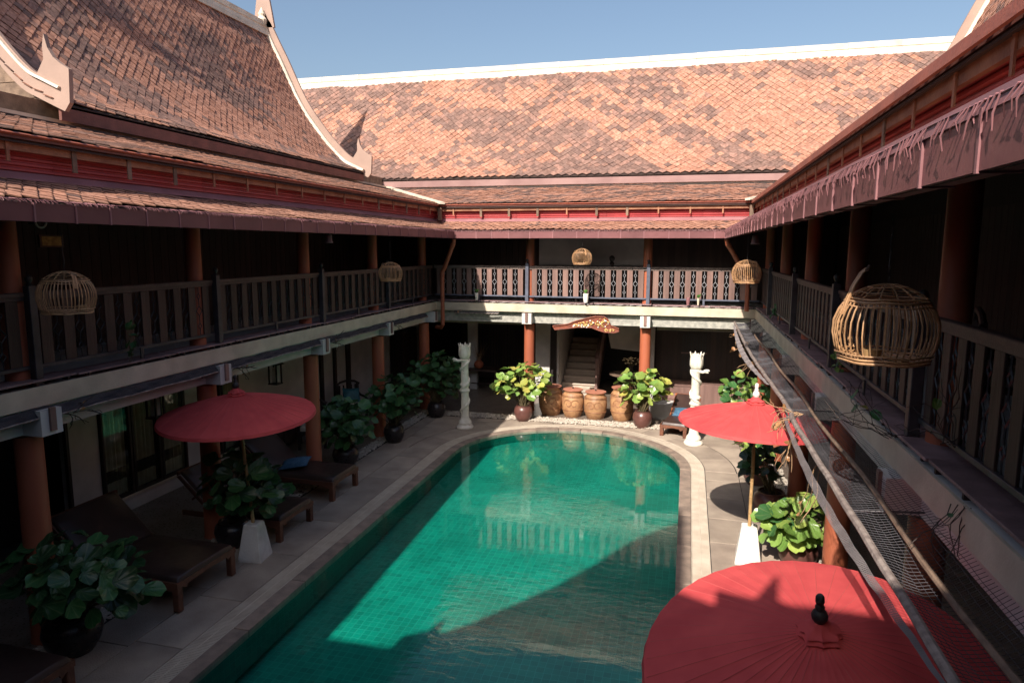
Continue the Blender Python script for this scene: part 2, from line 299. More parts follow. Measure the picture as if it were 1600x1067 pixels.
def dup(root,loc,rz,label,group=None,scale=None):
    def rec(o,par):
        c=o.copy(); C.objects.link(c); c.parent=par
        for ch in o.children: rec(ch,c)
        return c
    r=rec(root,None); r.location=loc; r.rotation_euler=(0,0,rz); r['label']=label
    if scale: r.scale=(scale,)*3
    if group: r['group']=group
    return r

# ------------------------------------------------------------------ frames of the four wings: s along, d away from the courtyard (0 = gutter edge)
XL,XR,YB,YN=-6.0,.82,17.2,-.35
class Wing:
    def __init__(s,f,sdir,ddir): s.f=f; s.a=Vector(sdir); s.o=Vector(ddir)
    def p(s,a,d,z): return Vector((*s.f(a,d),z))
LW=Wing(lambda a,d:(XL-d,a),(0,1,0),(-1,0,0))
RW=Wing(lambda a,d:(XR+d,a),(0,1,0),(1,0,0))
BW=Wing(lambda a,d:(a,YB+d),(1,0,0),(0,1,0))
NW=Wing(lambda a,d:(a,YN-d),(1,0,0),(0,-1,0))
def wbox(mb,W_,a0,a1,d0,d1,z0,z1,b=0):
    p=W_.p(a0,d0,z0); q=W_.p(a1,d1,z1)
    f=(min(p.x,q.x),max(p.x,q.x),min(p.y,q.y),max(p.y,q.y),z0,z1)
    return mb.cbox(*f,b) if b else mb.box(*f)
def wext(mb,W_,prof,a0,a1,miter=0):
    """profile (d,z) closed polygon extruded along the wing; miter 1: the ends follow the 45-degree corners"""
    n=len(prof)
    A=[W_.p(a0-(d if miter else 0),d,z) for d,z in prof]; B=[W_.p(a1+(d if miter else 0),d,z) for d,z in prof]
    return mb.add(A+B,[tuple(range(n)),tuple(range(2*n-1,n-1,-1))]+[(i,(i+1)%n,n+(i+1)%n,n+i) for i in range(n)])
def thick(line,t=.02):
    """open (d,z) polyline -> closed strip of thickness t below it"""
    return list(line)+[(d,z-t) for d,z in reversed(line)]
# ------------------------------------------------------------------ roof tiles
def tileproto(w,e,t=.016,lift=.022):
    h=w*.485; p=e*1.02; top=-(e*.55)
    pts=[(-h,top),(h,top),(h,e*.95),(0,e*.95+p),(-h,e*.95)]
    L=e*.95+p-top
    def zz(y): return lift*(y-top)/L
    cx_,cy_=0,e*.7; i_=.009
    def inn(x,y):
        l=math.hypot(x-cx_,y-cy_) or 1; k=max(0,1-i_*1.6/l); return (cx_+(x-cx_)*k,cy_+(y-cy_)*k)
    ip=[inn(*q) for q in pts]
    v=[(x,y,zz(y)+t) for x,y in ip]+[(x,y,zz(y)+t*.75) for x,y in pts]+[(x,y,zz(y)) for x,y in pts]
    f=[(0,4,3,2,1)]+[(i,(i+1)%5,5+(i+1)%5,5+i) for i in (1,2,3)]+[(5+1,5+2,12,11),(7,8,13,12),(8,9,14,13),(9,5,10,14)]
    return v,f
def fbm(x,y,z=0): return noise.fractal(Vector((x,y,z)),1.0,2.0,4)
CL=[(.41,.213,.152),(.385,.195,.137),(.43,.232,.17),(.365,.195,.144),(.40,.208,.15)]
DK=[(.205,.13,.11),(.245,.15,.125),(.18,.115,.10),(.28,.165,.135)]
def tcol(dark,r):
    dark=min(.96,max(.03,(dark-.36)*1.9+.36))
    if r.random()<dark: c=r.choice(DK)
    else: c=r.choice(CL)
    k=r.uniform(.88,1.12); return (c[0]*k,c[1]*k,c[2]*k)
def campos(P):
    v=P-EYE; x=dx.x*v.x+dy.x*v.y+dz.x*v.z; y=dx.y*v.x+dy.y*v.y+dz.y*v.z; z=dx.z*v.x+dy.z*v.y+dz.z*v.z
    return x,y,z
def inview(P):
    x,y,z=campos(P); return z>.3 and abs(x/z)<.76 and abs(y/z)<.51
def tiled(W_,line,a0,a1,pitch,e,parent,darkf,clip=None,single=300,seed=1,tname='tile'):
    """rows of pointed lapped clay tiles on the (d,z) polyline `line` (eave first)"""
    r=random.Random(seed); v,f=tileproto(pitch,e)
    segs=[];tot=0
    for i in range(len(line)-1):
        a,b=Vector(line[i]),Vector(line[i+1]); l=(b-a).length; segs.append((tot,l,a,b)); tot+=l
    nr=int(tot/e); items=[]
    for k in range(nr):
        s=k*e+e*1.75
        for t0,l,a,b in segs:
            if s<=t0+l+1e-6: break
        q=a.lerp(b,min(1,(s-t0)/l)); g=(b-a).normalized()
        nrm=(-g.y,g.x)                     # (d,z) normal
        if nrm[1]<0: nrm=(g.y,-g.x)
        down=W_.o*(-g.x)+Vector((0,0,-g.y)); N=W_.o*nrm[0]+Vector((0,0,nrm[1])); A=down.cross(N)
        off=(k%2)*.5
        n=int((a1-a0)/pitch)+1
        for j in range(n):
            aa=a0+(j+off)*pitch
            if aa>a1: continue
            if clip and not clip(aa,q.x,q.y): continue
            P=W_.p(aa,q.x,q.y)
            ro=r.uniform(-.03,.03); P=P+N*(r.uniform(-.002,.006)+.022*fbm(aa*.8,s*.8,seed))
            M3=Matrix((A,down,N)).transposed()@Matrix.Rotation(ro,3,'Z')@Matrix.Rotation(r.uniform(-.025,.03),3,'X')
            items.append((P,M3,tcol(darkf(aa,s,r),r)))
    vis=[i for i,it in enumerate(items) if inview(it[0])]
    vis.sort(key=lambda i:(items[i][0]-EYE).length)
    sel=set(vis[:single])
    EV=[0.0]*5+[1.0]*10
    me=MB(); me.v=v; me.f=f; me.e=EV; mesh1=me.mesh(tname,m_tile1)
    big=MB(); big.e=[]
    for i,(P,M3,c) in enumerate(items):
        if i in sel: inst(tname,mesh1,parent,(0,0,0),color=c,matrix=Matrix.Translation(P)@M3.to_4x4())
        else: big.add([M3@Vector(q)+P for q in v],f,c); big.e+=EV
    if big.v: stuff(big.build('tile_field',m_tileN,parent))
    return tot

# ================================================================== GROUND, DECK, POOL
struct(MB().add([(-400,-400,-2.2),(400,-400,-2.2),(400,400,-2.2),(-400,400,-2.2)],[(0,1,2,3)]).build('ground',m_ground))
PX0,PX1=-4.95,0.0; PCX=(PX0+PX1)/2; PR=(PX1-PX0)/2; PY=14.13; PN=-1.2
def outline(off,n=40):
    """pool outline offset outward, from the near right corner round the far end to the near left corner; closed"""
    r=PR+off
    pts=[(PX1+off,PN-off)]+[(PCX+r*math.cos(t),PY+r*math.sin(t)) for t in [PI*i/n for i in range(n+1)]]+[(PX0-off,PN-off)]
    return pts
deck=MB()
o1=outline(.46); n=len(o1)
rect=[]
for (x,y) in o1:
    # push each outline point out to the deck boundary rectangle
    if y<=PN-.4: rect.append((9.5 if x>0 else -14.5,-12)); 
    else:
        dx_,dy_=x-PCX,y-PY
        if dy_<=1e-6: rect.append((9.5 if x>PCX else -14.5,PY))
        else:
            k=min((9.5-PCX)/dx_ if dx_>1e-6 else 1e9,(-14.5-PCX)/dx_ if dx_<-1e-6 else 1e9,(26-PY)/dy_)
            rect.append((PCX+dx_*k,PY+dy_*k))
deck.add([(x,y,-.012) for x,y in o1]+[(x,y,-.012) for x,y in rect],[(i,(i+1),n+i+1,n+i) for i in range(n-1)]+[(n-1,0,n,2*n-1)])
deckbase=struct(deck.build('deck',m_joint))
def slab(pts,m=m_deck,z=0,name='paving_slab',par=None,t=.03):
    R_=random.Random(int(abs(pts[0][0]*917+pts[0][1]*131)*10)); z=z+R_.uniform(-.0025,.0025)
    n=len(pts); cx=sum(p[0] for p in pts)/n; cy=sum(p[1] for p in pts)/n
    i2=[(cx+(x-cx)*.992,cy+(y-cy)*.992) for x,y in pts]
    mb=MB(); mb.add([(x,y,z-t) for x,y in pts]+[(x,y,z-.004) for x,y in pts]+[(x,y,z) for x,y in i2],
      [(i,(i+1)%n,n+(i+1)%n,n+i) for i in range(n)]+[(n+i,n+(i+1)%n,2*n+(i+1)%n,2*n+i) for i in range(n)]+[tuple(range(2*n,3*n))])
    return mb.build(name,m,par or deckbase)
G=.006
def arcslab(r0,r1,t0,t1,m,name='paving_slab',par=None,z=0,k=6,t=.03):
    g0=G/r0
    ts=[t0+g0+(t1-t0-2*g0)*i/k for i in range(k+1)]
    return slab([(PCX+(r0+G)*math.cos(a),PY+(r0+G)*math.sin(a)) for a in ts]+[(PCX+(r1-G)*math.cos(a),PY+(r1-G)*math.sin(a)) for a in reversed(ts)],m,z,name,par,t)
# straight sides: granite slabs in running rows
def rows(x0,x1,y0,y1,w,l,seed):
    r=random.Random(seed); nx=max(1,round((x1-x0)/w)); ww=(x1-x0)/nx
    for i in range(nx):
        y=y0-r.uniform(0,l*.8)
        while y<y1:
            ln=l*r.uniform(.85,1.15); a,b=max(y,y0),min(y+ln,y1)
            if b-a>.1: slab([(x0+i*ww+G,a+G),(x0+(i+1)*ww-G,a+G),(x0+(i+1)*ww-G,b-G),(x0+i*ww+G,b-G)])
            y+=ln
rows(-6.72,PX0-.482,-1,PY,.6,1.25,3)
rows(PX1+.48,1.78,-1,PY,.65,1.1,4)
# ring round the curved end, then the corners outside it
rr=PR+.482
for k in range(12):
    arcslab(rr,rr+.62,PI*k/12,PI*(k+1)/12,m_deck)
ro=rr+.64
for i in range(9):
    for j in range(4):
        x0=-7.5+i*1.1; y0=PY+j*.9; 
        pts=[]
        for a,b in (((x0,y0),(x0+1.1,y0)),((x0+1.1,y0),(x0+1.1,y0+.9)),((x0+1.1,y0+.9),(x0,y0+.9)),((x0,y0+.9),(x0,y0))):
            for q in range(5):
                x=a[0]+(b[0]-a[0])*q/5; y=a[1]+(b[1]-a[1])*q/5
                x=min(max(x,x0+G),x0+1.1-G); y=min(max(y,y0+G),y0+.9-G)
                pts.append((x,min(y,17.12)))
        ins=[math.hypot(x-PCX,y-PY)<ro for x,y in pts]
        if sum(ins)>15: continue
        np_=[]
        for (x,y),f in zip(pts,ins):
            if f:
                l=math.hypot(x-PCX,y-PY) or 1; x,y=PCX+(x-PCX)/l*ro,PY+(y-PY)/l*ro
            if x>1.78: x=1.78
            if x<-6.72: x=-6.72
            np_.append((x,y))
        A=0.5*abs(sum(np_[q][0]*np_[(q+1)%20][1]-np_[(q+1)%20][0]*np_[q][1] for q in range(20)))
        if A>.06: slab(np_)
# pool basin, coping, overflow grate, water
basin=MB(); op=outline(0,48); zf=lambda y: -.62+.34*min(1,max(0,(y-5)/11)); 
uv=[];acc=0;vs=[]
for i,(x,y) in enumerate(op):
    if i: acc+=math.hypot(x-op[i-1][0],y-op[i-1][1])
    vs+=[(x,y,-.02),(x,y,zf(y))]; uv+=[(acc,0),(acc,zf(y))]
mb=MB(); mb.add(vs,[(2*i,2*i+1,2*i+3,2*i+2) for i in range(len(op)-1)]); mb.uv=uv
pb=struct(mb.build('pool_basin',m_mosw))
mb=MB()
ys=[PN+i*.5 for i in range(38)]
mb.add([(PX0-.1,y,zf(y)+.001) for y in ys]+[(PX1+.1,y,zf(y)+.001) for y in ys],[(i,i+1,len(ys)+i+1,len(ys)+i) for i in range(len(ys)-1)])
mb.build('pool_floor',m_mosf,pb)
struct(MB().add([(x,y,-.045) for x,y in outline(.005,48)],[tuple(range(len(outline(.005,48))))]).build('pool_water',m_water))
# coping stones
cop=struct(MB().prism([(0,0),(.01,0),(.01,.01),(0,.01)],2,-.1,-.09).build('pool_edge',m_cope)); 
cm=MB()
for k in range(14): arcslab(PR-.02,PR+.20,PI*k/14,PI*(k+1)/14,m_cope,'coping_stone',cop,k=4,t=.09)
y=-.9
while y<PY-.05:
    b=min(y+1.25,PY)
    for a,c in ((PX1-.02,PX1+.20),(PX0-.20,PX0+.02)): slab([(a+G,y+G),(c-G,y+G),(c-G,b-G),(a+G,b-G)],m_cope,0,'coping_stone',cop,.09)
    y=b
tr=MB(); a=outline(.19);b=outline(.49); n=len(a); tr.add([(x,y,-.022) for x,y in a]+[(x,y,-.022) for x,y in b],[(i,i+1,n+i+1,n+i) for i in range(n-1)])
tr.build('grate_trough',m_trough,cop)
gr=MB(); st=.027; hw=.0085
def slat(cx,cy,nx,ny):
    tx,ty=-ny,nx; g=[]
    for a0,a1 in ((.215,.335),(.345,.465)):
        vs=[]
        for z in (-.018,-.003):
            for (u,v_) in ((a0,-hw),(a1,-hw),(a1,hw),(a0,hw)): vs.append((cx+nx*u+tx*v_,cy+ny*u+ty*v_,z))
        gr.add(vs,[(4,5,6,7),(0,1,5,4),(1,2,6,5),(2,3,7,6),(3,0,4,7)])
y=-.9
while y<PY: slat(PX1,y,1,0); slat(PX0,y,-1,0); y+=st
k=int(PI*(PR+.33)/st)
for i in range(k): t=PI*(i+.5)/k; slat(PCX+PR*math.cos(t),PY+PR*math.sin(t),math.cos(t),math.sin(t))
stuff(gr.build('grate_slats',m_grate,cop))
for o_ in (.20,.335,.46):
    e=MB(); a=outline(o_);b=outline(o_+.013); n=len(a); e.add([(x,y,-.0015) for x,y in a]+[(x,y,-.0015) for x,y in b]+[(x,y,-.02) for x,y in a]+[(x,y,-.02) for x,y in b],[(i,i+1,n+i+1,n+i) for i in range(n-1)]+[(i,i+1,2*n+i+1,2*n+i) for i in range(n-1)]+[(n+i,n+i+1,3*n+i+1,3*n+i) for i in range(n-1)])
    e.build('grate_rim',m_grate,cop)
# gallery floors (slightly raised, polished)
gf=MB(); gf.box(-9.3,-7.02,-3,24,-.1,.02); gf.box(-7.02,4.5,17.62,24,-.1,.02); gf.box(2.02,4.5,-3,17.62,-.1,.02)
struct(gf.build('gallery_floor',m_gfloor))
# pebble strips
def pebble(mb,x,y,z,s,r):
    a=r.uniform(0,6.3); sx,sy,sz=s*r.uniform(.8,1.4),s*r.uniform(.7,1),s*r.uniform(.5,.8)
    vs=[(0,0,sz)]+[(math.cos(q)*sx*.75,math.sin(q)*sy*.75,sz*.65) for q in [k*PI/2.5 for k in range(5)]]+[(math.cos(q)*sx,math.sin(q)*sy,-sz*.1) for q in [k*PI/2.5+.6 for k in range(5)]]
    ca,sa=math.cos(a),math.sin(a)
    vs=[(x+u*ca-v*sa,y+u*sa+v*ca,z+w_) for u,v,w_ in vs]
    fs=[(0,1+i,1+(i+1)%5) for i in range(5)]+[(1+i,6+i,1+(i+1)%5) for i in range(5)]+[(1+(i+1)%5,6+i,6+(i+1)%5) for i in range(5)]
    mb.add(vs,fs)
pm=MB(); r=random.Random(5)
for x0,x1,y0,y1,nn in ((-7.02,-6.74,3.5,17.5,4200),(-6.9,1.9,17.14,17.6,4200),(1.79,2.03,5,17.2,2400)):
    for i in range(nn):
        x=r.uniform(x0,x1); yy=r.uniform(y0,y1)
        pebble(pm,x,yy,r.uniform(0,.03),r.uniform(.018,.034),r)
pb_=stuff(pm.build('pebbles',m_peb,None,True)); pb_['label']='white pebbles filling the strip between deck and gallery'; pb_['category']='pebbles'

# ================================================================== WINGS
COLm=MB().lathe([(.165,0),(.155,.05),(.15,.06),(.145,1.3),(.14,2.45)],28).mesh('column',m_col,True)
COLu=MB().lathe([(.12,0),(.115,1.2),(.11,2.7)],24).mesh('column',m_col,True)
UP=[(.64,5.685),(3.5,6.375)]; LOW=[(.02,4.97),(.86,5.235)]
def lowdark(seed,base=.12,amp=.9):
    def f(a,s,r):
        v=fbm(a*.9+seed,s*2.2,seed); return min(.95,max(.02,base+amp*v))
    return f
def wing(name,label,W_,a0,a1,m0,m1,cols,ucols,seed,tile_on=True,wallz=None,gfrom=None):
    """one gallery wing: columns, slab, beam, floors, wall, lower and upper skirt roof, gutter.  m0,m1: corner at that end"""
    cpt=W_.p((a0+a1)/2,1.1,0); T=thing(name,label,'building',tuple(cpt))
    A0=lambda d:a0-(d if m0 else 0); A1=lambda d:a1+(d if m1 else 0)
    def ext(nm,prof,m): 
        n=len(prof); mb=MB()
        P=[W_.p(A0(d),d,z) for d,z in prof]; Q=[W_.p(A1(d),d,z) for d,z in prof]
        mb.add(P+Q,[tuple(range(n)),tuple(range(2*n-1,n-1,-1))]+[(i,(i+1)%n,n+(i+1)%n,n+i) for i in range(n)])
        return mb.build(nm,m,T)
    ext('floor_slab',[(.86,2.81),(3.3,2.81),(3.3,2.995),(.86,2.995)],m_white)
    ext('fascia_band',[(.835,2.80),(.858,2.80),(.858,3.02),(.835,3.02)],m_cream)
    ext('beam',[(1.0,2.49),(1.22,2.49),(1.22,2.808),(1.0,2.808)],m_beamr if W_ is BW else m_white)
    ext('ceiling',[(1.3,2.78),(3.2,2.78),(3.2,2.80),(1.3,2.80)],m_white)
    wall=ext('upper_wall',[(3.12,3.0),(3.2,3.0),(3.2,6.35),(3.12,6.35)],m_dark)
    # planks of the upper wall
    pm_=MB(); p=W_.p(0,3.10,0)
    plank=(MB().box(-.011,.011,-.088,.088,0,2.1) if W_ in (LW,RW) else MB().box(-.088,.088,-.011,.011,0,2.1)).mesh('wall_plank',m_dark2)
    a=A0(3.1)+.1; cnt=0
    while a<A1(3.1) and cnt<140:
        P=W_.p(a,3.10,3.0)
        if not(W_ is BW and -4.3<P.x<-1.25) and inview(P+Vector((0,0,1.2))): inst('wall_plank',plank,wall,P); cnt+=1
        a+=.185
    # verandah soffit
    ext('soffit',thick([(.02,4.80),(.95,5.08),(3.1,5.72)],.03),m_dark)
    # columns
    for c in cols: 
        P=W_.p(c,1.1,0); inst('column',COLm,T,(P.x,P.y,.0))
    for c in ucols:
        P=W_.p(c,1.12,0); inst('column',COLu,T,(P.x,P.y,3.0))
    # white beam ends with timber strip
    for c in cols:
        s=wbox(MB(),W_,c-.13,c+.13,.74,1.02,2.485,2.77).build('beam_end',m_white,T)
        wbox(MB(),W_,c-.035,c+.035,.71,.738,2.53,2.79).build('timber_hanger',m_woodm,s)
    # gutter panels
    gm=None; r=random.Random(seed); a=a0; k=0
    while a<a1-.05 and k<60:
        ln=min(r.uniform(.42,.62),a1-a); mb=MB()
        dd=r.uniform(0,.006)
        wext(mb,W_,[(-.0-dd,4.775),(.10,4.775),(.10,4.79),(.012-dd,4.79),(.012-dd,4.945),(-.0-dd,4.95)],a+.004,a+ln-.004)
        g=mb.build('gutter_panel',m_gut,T)
        wext(MB(),W_,[(-.012,4.768),(.11,4.768),(.11,4.775),(-.002,4.778),(-.002,4.955),(-.012,4.955)],a+ln-.009,a+ln+.009).build('gutter_seam',m_flash,g)
        a+=ln;k+=1
    # lower skirt
    ext('lower_felt',thick([(.02,4.95),(.9,5.22)],.02),m_under)
    if tile_on:
        cl=lambda a,d,z:(a>A0(d)-.05 or not m0) and (a<A1(d)+.05 or not m1)
        LOWW=[(.06,4.93),(.86,5.23)] if W_ is RW else LOW
        tiled(W_,LOWW,a0-(.9 if m0 else 0),a1+(.9 if m1 else 0),.165,.098,T,lowdark(seed,.02,.35),cl,300,seed)
        LOWW=[(.05,4.93),(.86,5.23)] if W_ is RW else LOW
        UPW=[(.64,5.63),(3.5,6.36)] if W_ is RW else UP
        tiled(W_,UPW,a0-(3.5 if m0 else 0),a1+(3.5 if m1 else 0),.20,.115,T,lowdark(seed+5,.30,1.0),cl,120,seed+9)
    ext('upper_felt',thick([(.65,5.605),(3.5,6.33)],.02),m_under)
    # flashing and red ribbed sheets
    ext('flashing',thick([(.72,5.235),(.80,5.31)],.01),m_flash)
    rib=[]; z=5.31
    while z<5.56: rib+=[(.825,z),(.80,z+.012),(.80,z+.034),(.825,z+.046)]; z+=.058
    rb=rib+[(.84,z),(.84,5.30)]
    a=a0-.9 if m0 else a0; e=a1+.9 if m1 else a1
    while a<e-.1:
        b=min(a+2.4,e); mb=MB(); wext(mb,W_,[(d-r.uniform(0,.002),zz) for d,zz in rb],a+.002,b-.002); mb.build('ribbed_sheet',m_red,T); a=b
    # timber fascia under the upper skirt, with hangers
    ext('timber_beam',[(.70,5.51),(.74,5.51),(.74,5.625),(.70,5.625)],m_board)
    ext('eave_board',[(.655,5.625),(.68,5.625),(.68,5.665),(.655,5.665)],m_dred)
    if W_ is not RW: ext('eave_flashing',[(.615,5.672),(.645,5.655),(.90,5.715),(.90,5.725),(.64,5.688)],m_orangefl)
    a=A0(.6)+.35
    while a<A1(.6):
        big=r.random()<.35; h=.16 if big else .12; w_=.03 if big else .018
        wbox(MB(),W_,a-w_,a+w_,.685,.699,5.625-h-.11,5.62).build('hanger_post',m_board if not big else m_oldwood,T); a+=.78
    if W_ is RW:
        ext('eave_flashing',[(.598,5.62),(.606,5.70),(.625,5.70),(.626,5.62)],m_orangefl)
        ext('leaf_guard_strip',[(-.012,4.94),(-.004,4.995),(.004,4.995),(.0,4.94)],m_flash)
    # top flashing
    ext('top_flashing',[(3.42,6.37),(3.55,6.37),(3.55,6.47),(3.42,6.46)],m_cream2)
    ext('attic_wall',[(3.56,6.3),(3.62,6.3),(3.62,6.72),(3.56,6.72)],m_oldwood)
    return T
lw=wing('left_gallery','long shaded two-storey gallery along the left side of the pool, with tiled skirt roofs',LW,-1,YB,False,True,(5.85,8.8,11.8,14.8,17.75),(5.82,8.7,11.7,14.65,17.7),11)
bw=wing('far_gallery','sunlit gallery across the far end of the pool with white beam and two red columns',BW,XL,XR,True,True,(-4.2,-1.04),(-4.2,-1.04),22)
rw=wing('right_gallery','two-storey gallery along the right side with frayed mauve gutter',RW,-1,YB,False,True,(2.8,5.85,8.9,12.0,15.1,17.9),(2.8,5.75,8.9,11.9,15.0,17.9),33)
# valley boards at the two far corners
for W_,T,sx in ((LW,lw,-1),(RW,rw,1)):
    x0=XL if sx<0 else XR
    for (d0,z0,d1,z1,hw_) in ((.5,5.69,3.5,6.43,.075),):
        p=Vector((x0+sx*d0,YB+d0,z0)); q=Vector((x0+sx*d1,YB+d1,z1)); dr=(q-p).normalized(); sd=dr.cross(Vector((0,0,1))).normalized()*hw_; up=Vector((0,0,.05))
        MB().add([p-sd,p+sd,q+sd,q-sd,p-sd+up,p+sd+up,q+sd+up,q-sd+up],[(0,3,2,1),(4,5,6,7),(0,1,5,4),(1,2,6,5),(2,3,7,6),(3,0,4,7)]).build('valley_cap',m_cream2,T)
# corner posts under the upper skirt
for x in (XL-.62,XR+.62): MB().box(x-.05,x+.05,YB+.6,YB+.68,5.26,5.6).build('corner_post',m_oldwood,bw)
# ---- lower-storey walls
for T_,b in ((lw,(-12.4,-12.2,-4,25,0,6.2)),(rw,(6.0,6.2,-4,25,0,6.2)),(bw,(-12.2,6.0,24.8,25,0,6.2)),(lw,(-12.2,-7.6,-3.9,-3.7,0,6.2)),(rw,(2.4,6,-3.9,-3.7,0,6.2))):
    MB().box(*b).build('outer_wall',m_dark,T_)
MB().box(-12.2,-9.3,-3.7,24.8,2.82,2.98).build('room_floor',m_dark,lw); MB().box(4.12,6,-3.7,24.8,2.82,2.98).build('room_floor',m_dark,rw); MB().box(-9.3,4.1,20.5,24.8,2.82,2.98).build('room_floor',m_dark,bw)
# left: plaster wall, door openings with curtains, dark posts
lwall=MB()
X0=-9.2
opens=[(8.75,10.75,.28,2.15),(11.3,12.6,.28,2.15)]
segs=[(7.95,8.75)]
def lbox(y0,y1,z0,z1,m,name='plaster_wall',x=X0,t=.15,par=None): return MB().box(x-t,x,y0,y1,z0,z1).build(name,m,par or lw)
lbox(-1,4.4,.0,2.8,m_dark); lbox(4.4,8.2,.0,2.8,m_dark,x=-9.9)
lbox(8.2,8.78,.02,2.8,m_white); lbox(8.78,10.78,2.1,2.8,m_dark2); lbox(8.78,10.78,.02,.26,m_white); lbox(8.78,10.78,.262,.30,m_cream2,'door_sill',x=X0+.05,t=.2)
lbox(10.78,11.2,.02,2.8,m_white); lbox(11.2,12.4,2.1,2.8,m_dark2); lbox(11.2,12.4,.02,.26,m_white); lbox(11.2,12.4,.262,.30,m_cream2,'door_sill',x=X0+.05,t=.2)
lbox(12.4,19.6,.02,2.8,m_white); lbox(19.6,23.5,.02,2.8,m_white)
# curtained doors
def curtain(y0,y1,z0,z1,x,par):
    n=40; vs=[];nz=[z0,z0+.28,z0+.28,z0+.5,z0+.5,z1]
    mats=[]
    mb=MB(); 
    for a,b,mt in ((z0,z0+.26,m_curt),(z0+.26,z0+.47,m_curtb),(z0+.47,z1,m_curt)):
        mb=MB(); vs=[]
        for i in range(n+1):
            y=y0+(y1-y0)*i/n; xx=x+.018*math.sin(i*1.35)+.008*math.sin(i*.47+1)
            vs+=[(xx,y,a),(xx,y,b)]
        mb.add(vs,[(2*i,2*i+2,2*i+3,2*i+1) for i in range(n)]); mb.build('curtain',mt,par,True)
def door(y0,y1,lab):
    T=thing('glazed_door',lab,'door',(X0+.02,(y0+y1)/2,.3))
    t=.045
    for nm,(a,b,c,d_) in (('stile',(y0,y0+t,.30,2.1)),('stile',(y1-t,y1,.30,2.1)),('top_rail',(y0+t,y1-t,2.02,2.1)),('bottom_rail',(y0+t,y1-t,.30,.36))):
        MB().box(X0-.03,X0+.02,a,b,c,d_).build(nm,m_dark,T)
    MB().box(X0-.012,X0-.004,y0+t,y1-t,.36,2.02).build('pane',m_glass,T)
    curtain(y0+t,y1-t,.33,2.05,X0-.1,T)
door(8.80,9.44,'curtained glass door leaf nearest the white wall pier on the left gallery')
door(9.46,10.10,'middle curtained glass door leaf in the left gallery wall')
door(10.12,10.76,'third curtained glass door leaf, half hidden by the left red umbrella')
door(11.22,11.80,'curtained glass door just beyond the column behind the left umbrella')
door(11.82,12.38,'farther leaf of the door behind the left red umbrella')
MB().box(-10.6,-10.5,8,13,0,2.8).build('room_back_wall',m_dark,lw)
for y,w_ in ((15.15,.1),(15.75,.14),(16.45,.12),(17.2,.2),(8.16,.05),(8.81,.03),(20.9,.35)):
    MB().box(X0,X0+.06,y-w_/2,y+w_/2,.03,2.78).build('wall_post',m_dark,lw)
# far wing lower storey: recess, piers, stairs, timber front
MB().box(-7.6,-4.42,22.4,22.5,.0,2.8).build('recess_wall',m_dark2,bw)
mp_=MB().box(-.012,.012,-.006,.006,0,2.2).mesh('bead',m_dark)
for i in range(30):
    inst('wall_batten',mp_,bw,(-7.4+i*.1,22.39,.5))
MB().box(-6.75,-6.45,20.6,20.75,.02,2.8).build('pier',m_white,bw)
MB().box(-4.42,-3.98,20.1,20.3,.02,2.8).build('pier',m_white,bw)
MB().box(-3.98,-3.80,20.2,20.3,.02,2.8).build('pier',m_dark,bw)
MB().box(-1.20,-.88,20.3,20.5,.02,2.8).build('pier',m_white,bw)
MB().box(-3.80,-3.74,20.3,23.6,.02,2.8).build('stair_side_wall',m_white,bw)
for i in range(9):
    z=.17*(i+1); 
    MB().cbox(-3.72,-2.66,20.55+i*.27,20.55+(i+1)*.27+.03,z-.045,z,.01).build('stair_tread',m_stair,bw)
    MB().box(-3.72,-2.66,20.59+i*.27,20.55+(i+1)*.27+.03,0.02 if i==0 else z-.17,z-.046).build('stair_riser',m_stair,bw)
MB().prism([(20.4,0.02),(20.5,.02),(23.1,1.65),(23.1,1.95),(20.4,.32)],0,-2.64,-2.56).build('stair_stringer',m_woodm,bw)
for i in range(5): MB().box(-2.63,-2.57,20.42+i*.5,20.48+i*.5,.3+i*.31,1.15+i*.31).build('stair_baluster',m_woodm,bw)
MB().prism([(20.4,1.12),(23.1,2.8),(23.1,2.9),(20.4,1.22)],0,-2.65,-2.55).build('stair_handrail',m_woodm,bw)
MB().box(-3.74,-1.2,23.2,23.3,0,2.8).build('stair_back_wall',m_dark,bw)
MB().prism([(-2.5,2.8),(-2.2,1.5),(-1.2,1.42),(-1.2,2.8)],1,20.75,20.85).build('stair_soffit_wall',m_white,bw)
# timber front at the right
MB().box(-.88,2.0,20.9,21.0,.02,2.8).build('timber_front',m_dark,bw)
pk=MB().box(-.075,.075,-.012,.012,0,2.1).mesh('front_plank',m_dark2)
for i in range(17): inst('front_plank',pk,bw,(-.78+i*.158,20.885,.62))
wf=MB().box(-.12,.62,20.83,20.87,.85,2.05).build('window_frame',m_dark2,bw)
for i in range(9): MB().box(-.08+i*.08,-.05+i*.08,20.80,20.828,.9,2.0).build('window_bar',m_ironb,wf)
MB().box(-.12,.62,20.79,20.828,1.42,1.46).build('window_bar',m_woodm,wf)
for i in range(4): MB().cbox(-.62,.3,19.95+i*.22,20.85,.02+i*.15,.165+i*.15,.01).build('timber_step',m_woodm,bw)
MB().cbox(.35,2.0,20.2,20.85,.02,.62,.01).build('timber_platform',m_woodm,bw)
# hanging bamboo fringe under the far beam
fr=MB()
for i in range(150):
    x=-.75+i*.018; fr.box(x,x+.008,18.45,18.46,2.38,2.49)
for i in range(170):
    x=-7.0+i*.016; fr.box(x,x+.007,18.45,18.46,2.40,2.49)
stuff(fr.build('cane_fringe',m_cream,bw))
# right lower storey wall (dark)
MB().box(4.3,4.4,-1,20,.0,2.8).build('lower_wall',m_dark2,rw)
# white wall behind the far balcony
MB().box(-4.35,-1.22,20.18,20.24,3.0,5.7).build('white_upper_wall',m_white,bw); MB().box(-4.35,-1.22,20.12,20.17,3.0,4.02).build('wall_shade_panel',m_dark,bw)  # second box: dark panel added to stand in for shade low on the wall

